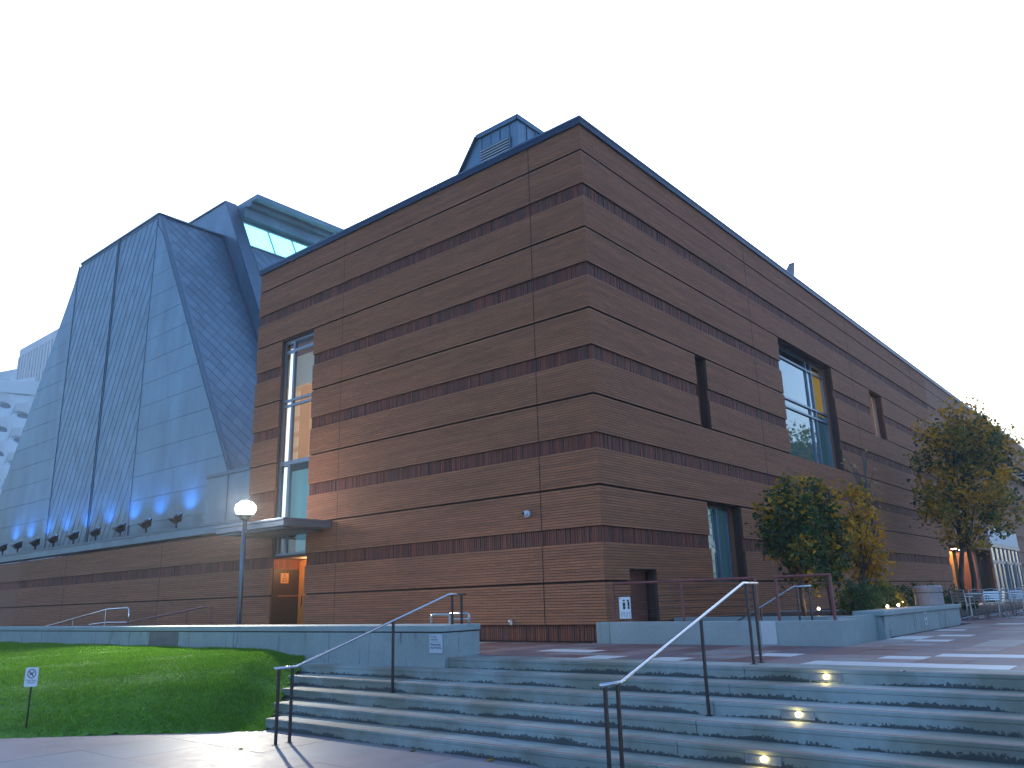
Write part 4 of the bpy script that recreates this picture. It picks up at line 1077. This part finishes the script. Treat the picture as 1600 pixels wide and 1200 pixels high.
def tree(name, label, base, h, crown, trunks, seed, mats, clumps, per, spread, lsize, tr=.05, group='trees along the right brick face', bark=None, mixfn=None):
    """crown: list of ellipsoids (cx,cy,cz,rx,ry,rz) in world coordinates"""
    rg_ = np.random.default_rng(seed); rnd = random.Random(seed)
    t = thing(name, label, 'tree', base, group)
    pts = []
    vol = [c[3]*c[4]*c[5] for c in crown]; vol = np.array(vol)/sum(vol)
    while len(pts) < clumps:
        c = crown[rg_.choice(len(crown), p=vol)]; d = rg_.normal(0, 1, 3); d /= np.linalg.norm(d); r = rg_.random()**.42
        q = np.array(c[:3])+d*r*np.array(c[3:]); pts.append(q)
    pts = np.array(pts)
    tk = MB(); lim = MB(); tops = []
    for bx_, by_, lean in trunks:
        b = Vector((bx_, by_, base[2])); top = Vector((np.mean([c[0] for c in crown])+lean, np.mean([c[1] for c in crown]), max(c[2]+c[5]*.7 for c in crown)))
        path = [b.lerp(top, k/7) + Vector((rnd.uniform(-1, 1), rnd.uniform(-1, 1), 0))*.035*h*.3*(k > 0) for k in range(8)]
        tk.tube(path, [tr*(1-.85*k/7)+.006 for k in range(8)], 9); tops.append(path)
    tk.build('trunk', bark or BARK, t, smooth=True)
    zc = min(c[2]-c[5] for c in crown)
    for q in pts[::max(1, len(pts)//34)]:
        path = tops[rnd.randrange(len(tops))]; q = Vector(q)
        cand = [p for p in path if p.z < q.z-.05*h] or [path[2]]
        s = cand[-1] if rnd.random() < .6 else cand[max(0, len(cand)-2)]
        if s.z < zc*.55+base[2]*.45: s = path[3]
        m = s.lerp(q, .5)+Vector((rnd.uniform(-.1, .1), rnd.uniform(-.1, .1), .06*h))
        lim.tube([s, m, q], [tr*.33, tr*.2, tr*.07], 5)
    lim.build('limb', bark or BARK, t, smooth=True)
    sel = np.array([mixfn(p, rg_) for p in pts]) if mixfn else rg_.integers(0, len(mats), len(pts))
    for i, m_ in enumerate(mats):
        cs = pts[sel == i]
        if len(cs):
            V, Q = leaf_batch(cs, per, spread, lsize, rg_); V -= np.array(base)
            np_mesh('crown', V, Q, m_, t)
    return t
def mix_green(p, g_): return 0 if g_.random() < .70 else (2 if g_.random() < .55 else 1)
tree('broadleaf_tree', 'dark green young tree with a few yellow leaves, nearest the red rails', (3.55, -2.95, .36), 3.5,
     [(3.75, -2.9, 2.45, .78, .8, 1.1), (3.3, -3.0, 2.2, .5, .5, .75), (3.75, -2.9, 3.25, .42, .45, .5), (4.0, -3.0, 1.5, .5, .55, .55)], [(3.62, -2.98, -.1)], 3, [LGREEN, LYELL, LOLIVE], 175, 17, .13, .125, .055, mixfn=mix_green)
tree('broadleaf_tree', 'second dark green young tree, crown touching the yellow tree', (6.0, -2.8, .36), 3.6,
     [(6.0, -2.8, 2.4, .75, .75, 1.15), (5.75, -2.8, 3.3, .45, .45, .55), (6.3, -2.9, 1.8, .5, .5, .7)], [(6.0, -2.8, 0)], 5, [LGREEN, LYELL, LOLIVE], 165, 17, .13, .125, .05, mixfn=mix_green)
tree('maple_tree', 'slim bright yellow autumn tree', (9.0, -2.75, .36), 3.9,
     [(9.2, -2.75, 2.2, .66, .66, .95), (9.1, -2.75, 3.2, .5, .5, .8), (9.5, -2.8, 1.6, .55, .55, .5)], [(9.0, -2.75, -.1)], 9, [LYELL, LOLIVE], 95, 15, .14, .13, .045, mixfn=lambda p, g_: 0 if g_.random() < .8 else 1)
def mix_big(p, g_):
    r = g_.random(); yel = .40 + .13*math.sin(p[0]*1.7+p[2]*1.3) + (.22 if p[0] < 23.2 and p[2] > 6.5 else 0)
    return 1 if r < yel else (2 if r < yel+.36 else 0)
KB = 1.12
def far_(c): q = CAM+(Vector(c[:3])-CAM)*KB; return (q.x, q.y, q.z)+tuple(r*KB for r in c[3:])
tree('plaza_tree', 'large spreading tree turning from green to gold before the amber porch', (23.6, -2.5, .05), 9.3,
     [far_(c) for c in [(20.2, -3.6, 5.2, 1.75, 1.9, 2.1), (20.0, -4.0, 7.0, 1.3, 1.3, 1.15), (19.2, -3.1, 6.6, .9, .9, .8), (21.0, -4.6, 5.9, 1.2, 1.2, 1.4), (18.9, -2.8, 3.9, .9, .9, .9), (21.2, -4.6, 3.9, 1.1, 1.0, 1.0), (20.3, -3.4, 3.0, 1.1, 1.1, .8)]],
     [(24.2, -2.1, -.3), (24.7, -2.4, .4)], 14, [LGREEN, LYELL, LOLIVE], 460, 17, .21, .18, .11, mixfn=mix_big)
bare = tree('bare_tree', 'nearly bare slender tree with a few pale leaves', (12.4, -2.1, .05), 5.8,
     [(12.4, -2.1, 4.0, .75, .7, 1.9), (12.6, -2.2, 2.6, 1.0, .8, 1.0)], [(12.5, -2.1, 0)], 21, [LPALE], 60, 1, .1, .17, .075, bark=BARKP)
# ---- shrubs
def shrub(label, x, y, z, rx, ry, rz, seed, m_=None, per=15):
    t = thing('shrub', label, 'shrub', (x, y, z), 'shrubs in the planting bed'); g_ = np.random.default_rng(seed)
    d = g_.normal(0, 1, (70, 3)); d /= np.linalg.norm(d, axis=1)[:, None]; d[:, 2] = np.abs(d[:, 2])
    c = d*(g_.random((70, 1))**.35)*np.array([rx, ry, rz])+np.array([0, 0, .12])
    V, Q = leaf_batch(c, per, .06, .075, g_); np_mesh('foliage', V, Q, m_ or LHEDGE, t)
    st_ = MB()
    for k in range(7):
        q = c[k*9]; st_.tube([(x, y, z), (x+q[0]*.5, y+q[1]*.5, z+q[2]*.6), (x+q[0], y+q[1], z+q[2])], [.012, .009, .004], 5)
    st_.build('stem', BARK, t)
shrub('round green shrub directly right of the short red rail', 4.6, -3.9, .36, .55, .5, .62, 1)
shrub('green shrub behind the planter corner, second from the rails', 5.7, -3.7, .36, .6, .5, .66, 2)
shrub('green shrub beneath the yellow tree', 7.0, -3.6, .36, .6, .5, .62, 3)
shrub('yellowish shrub lit from below by a small spotlight', 8.0, -3.5, .36, .55, .5, .62, 4, LOLIVE)
shrub('dark green shrub left of the round bin', 9.0, -3.2, .36, .55, .5, .62, 5)
for i, (x, y, l_) in enumerate(((13.2, -2.4, 'low dark shrub at the foot of the bare tree'), (16, -2.4, 'low dark shrub between the bare tree and the large tree'), (18.4, -2.2, 'low dark shrub left of the twin trunks'), (22, -2.3, 'low dark shrub right of the twin trunks'))):
    shrub(l_, x, y, .05, 1.3, .8, .95, 20+i, LGREEN, 16)
# ---- small spotlights in the bed
for x, y, z, l_ in ((3.75, -3.25, .50, 'leftmost, by the lit trunk'), (5.35, -4.28, .50, 'second, at the planter shrubs'), (6.75, -4.15, .50, 'third, under the yellowish shrub'), (8.6, -3.75, .55, 'rightmost, beside the bin')):
    t = thing('garden_spotlight', 'tiny glowing garden spotlight, %s' % l_, 'spotlight', (x, y, .36), 'garden spotlights in the planter')
    MB().tube([(x, y, .36), (x, y, z)], .012, 6).build('spike', BLACK, t)
    MB().tube([(x-.03, y-.02, z+.0), (x-.0, y, z+.05)], .035, 10).build('housing', BLACK, t)
    ball((x-.035, y-.03, z+.045), .030, 10, 8).build('lamp', SPOTL, t)
    ld = bpy.data.lights.new('spot_lamp', 'POINT'); ld.energy = 2.6 if x < 4 else 1.6; ld.color = (1, .62, .25); ld.shadow_soft_size = .04
    lo = bpy.data.objects.new('spot_lamp', ld); COL.objects.link(lo); lo.location = (x-.10, y-.06, z+.09)

# ---- café tables and chairs
def chair():
    t = thing('cafe_chair', '', 'chair', (0, 0, 0), 'aluminium café chairs'); a = .012
    for sx_ in (-1, 1):
        MB().tube([(.23*sx_, -.24, 0), (.22*sx_, -.20, .45), (.235*sx_, -.18, .64), (.24*sx_, -.12, .665), (.24*sx_, .12, .665), (.22*sx_, .22, .66)], a, 6).build('leg', ALU, t, smooth=True)
        MB().tube([(.22*sx_, .34, 0), (.20*sx_, .20, .45), (.20*sx_, .25, .84)], a, 6).build('leg', ALU, t, smooth=True)
    MB().tube([(-.20, .25, .84), (0, .27, .87), (.20, .25, .84)], a, 6).build('top_bar', ALU, t)
    for k in range(6): MB().box(-.21, .21, -.21+k*.072, -.16+k*.072, .445, .458).build('seat_slat', ALU, t)
    for k in range(4): MB().bar((-.20, .215+k*.012, .54+k*.075), (.20, .215+k*.012, .54+k*.075), .012, .05, (0, -.2, 1)).build('back_slat', ALU, t)
    return t
def table():
    t = thing('cafe_table', '', 'table', (0, 0, 0), 'aluminium café tables')
    MB().lathe([(.36, .715), (.38, .725), (.38, .74), (.36, .745)], 24).build('tabletop', ALU, t)
    MB().tube([(0, 0, .05), (0, 0, .715)], .03, 8).build('pedestal', ALU, t)
    for k in range(4):
        a = R(45+90*k); MB().tube([(0, 0, .09), (.2*math.cos(a), .2*math.sin(a), .05), (.36*math.cos(a), .36*math.sin(a), .015)], .02, 6).build('foot', ALU, t)
    return t
c0, t0 = chair(), table()
tabs = [(12.9, -4.55), (15.2, -4.9), (17.8, -5.2), (20.8, -5.5), (24.2, -5.2), (28, -5.0)]
tl = ['nearest, just past the planter end', 'second from the planter', 'third from the planter', 'fourth from the planter', 'fifth from the planter', 'farthest from the planter']
first = True; firstc = True
for i, (x, y) in enumerate(tabs):
    o = t0 if i == 0 else copy_tree(t0, (0, 0, 0)); o.location = (x, y, 0); o['label'] = 'round aluminium café table, %s' % tl[i]
    for (dx, dy, a, side) in ((-.62, .05, 90, 'on the planter side'), (.62, -.05, -90, 'on the far side'), (.1, -.66, 180, 'on the open plaza side')):
        if i > 3 and dy < -.5: continue
        o = c0 if firstc else copy_tree(c0, (0, 0, 0)); firstc = False
        o.location = (x+dx, y+dy, 0); o.rotation_euler = (0, 0, R(a+random.uniform(-25, 25)))
        o['label'] = 'aluminium café chair %s of the table %s' % (side, tl[i].split(',')[0])
# ---- fallen leaves and scrap
def fleaf(label, p, m_, cat='leaf', name='fallen_leaf', s=.05):
    a = random.uniform(0, 6); P = []
    for k in range(10):
        r = s*(1 if k % 2 == 0 else .5); P.append((p[0]+r*math.cos(a+k*.628), p[1]+r*math.sin(a+k*.628), p[2]+.006+.012*(k % 3 == 0)))
    o = MB().prism(P, (0, 0, .002)).build(name, m_); tag(o, label, cat)
fleaf('yellow fallen leaf against the lowest riser', (-7.30, -3.05, -.96), LYELL, s=.07)
fleaf('brown fallen leaf at the foot of the steps, left of the yellow one', (-7.35, -1.75, -.96), LOLIVE, s=.05)
fleaf('small brown leaf on the lower pavement near the left handrail', (-8.5, .45, -.96), LOLIVE, s=.04)
fleaf('white paper scrap on the top step edge', (-4.86, -7.25, .0), WHITE, 'litter', 'paper_scrap', .04)
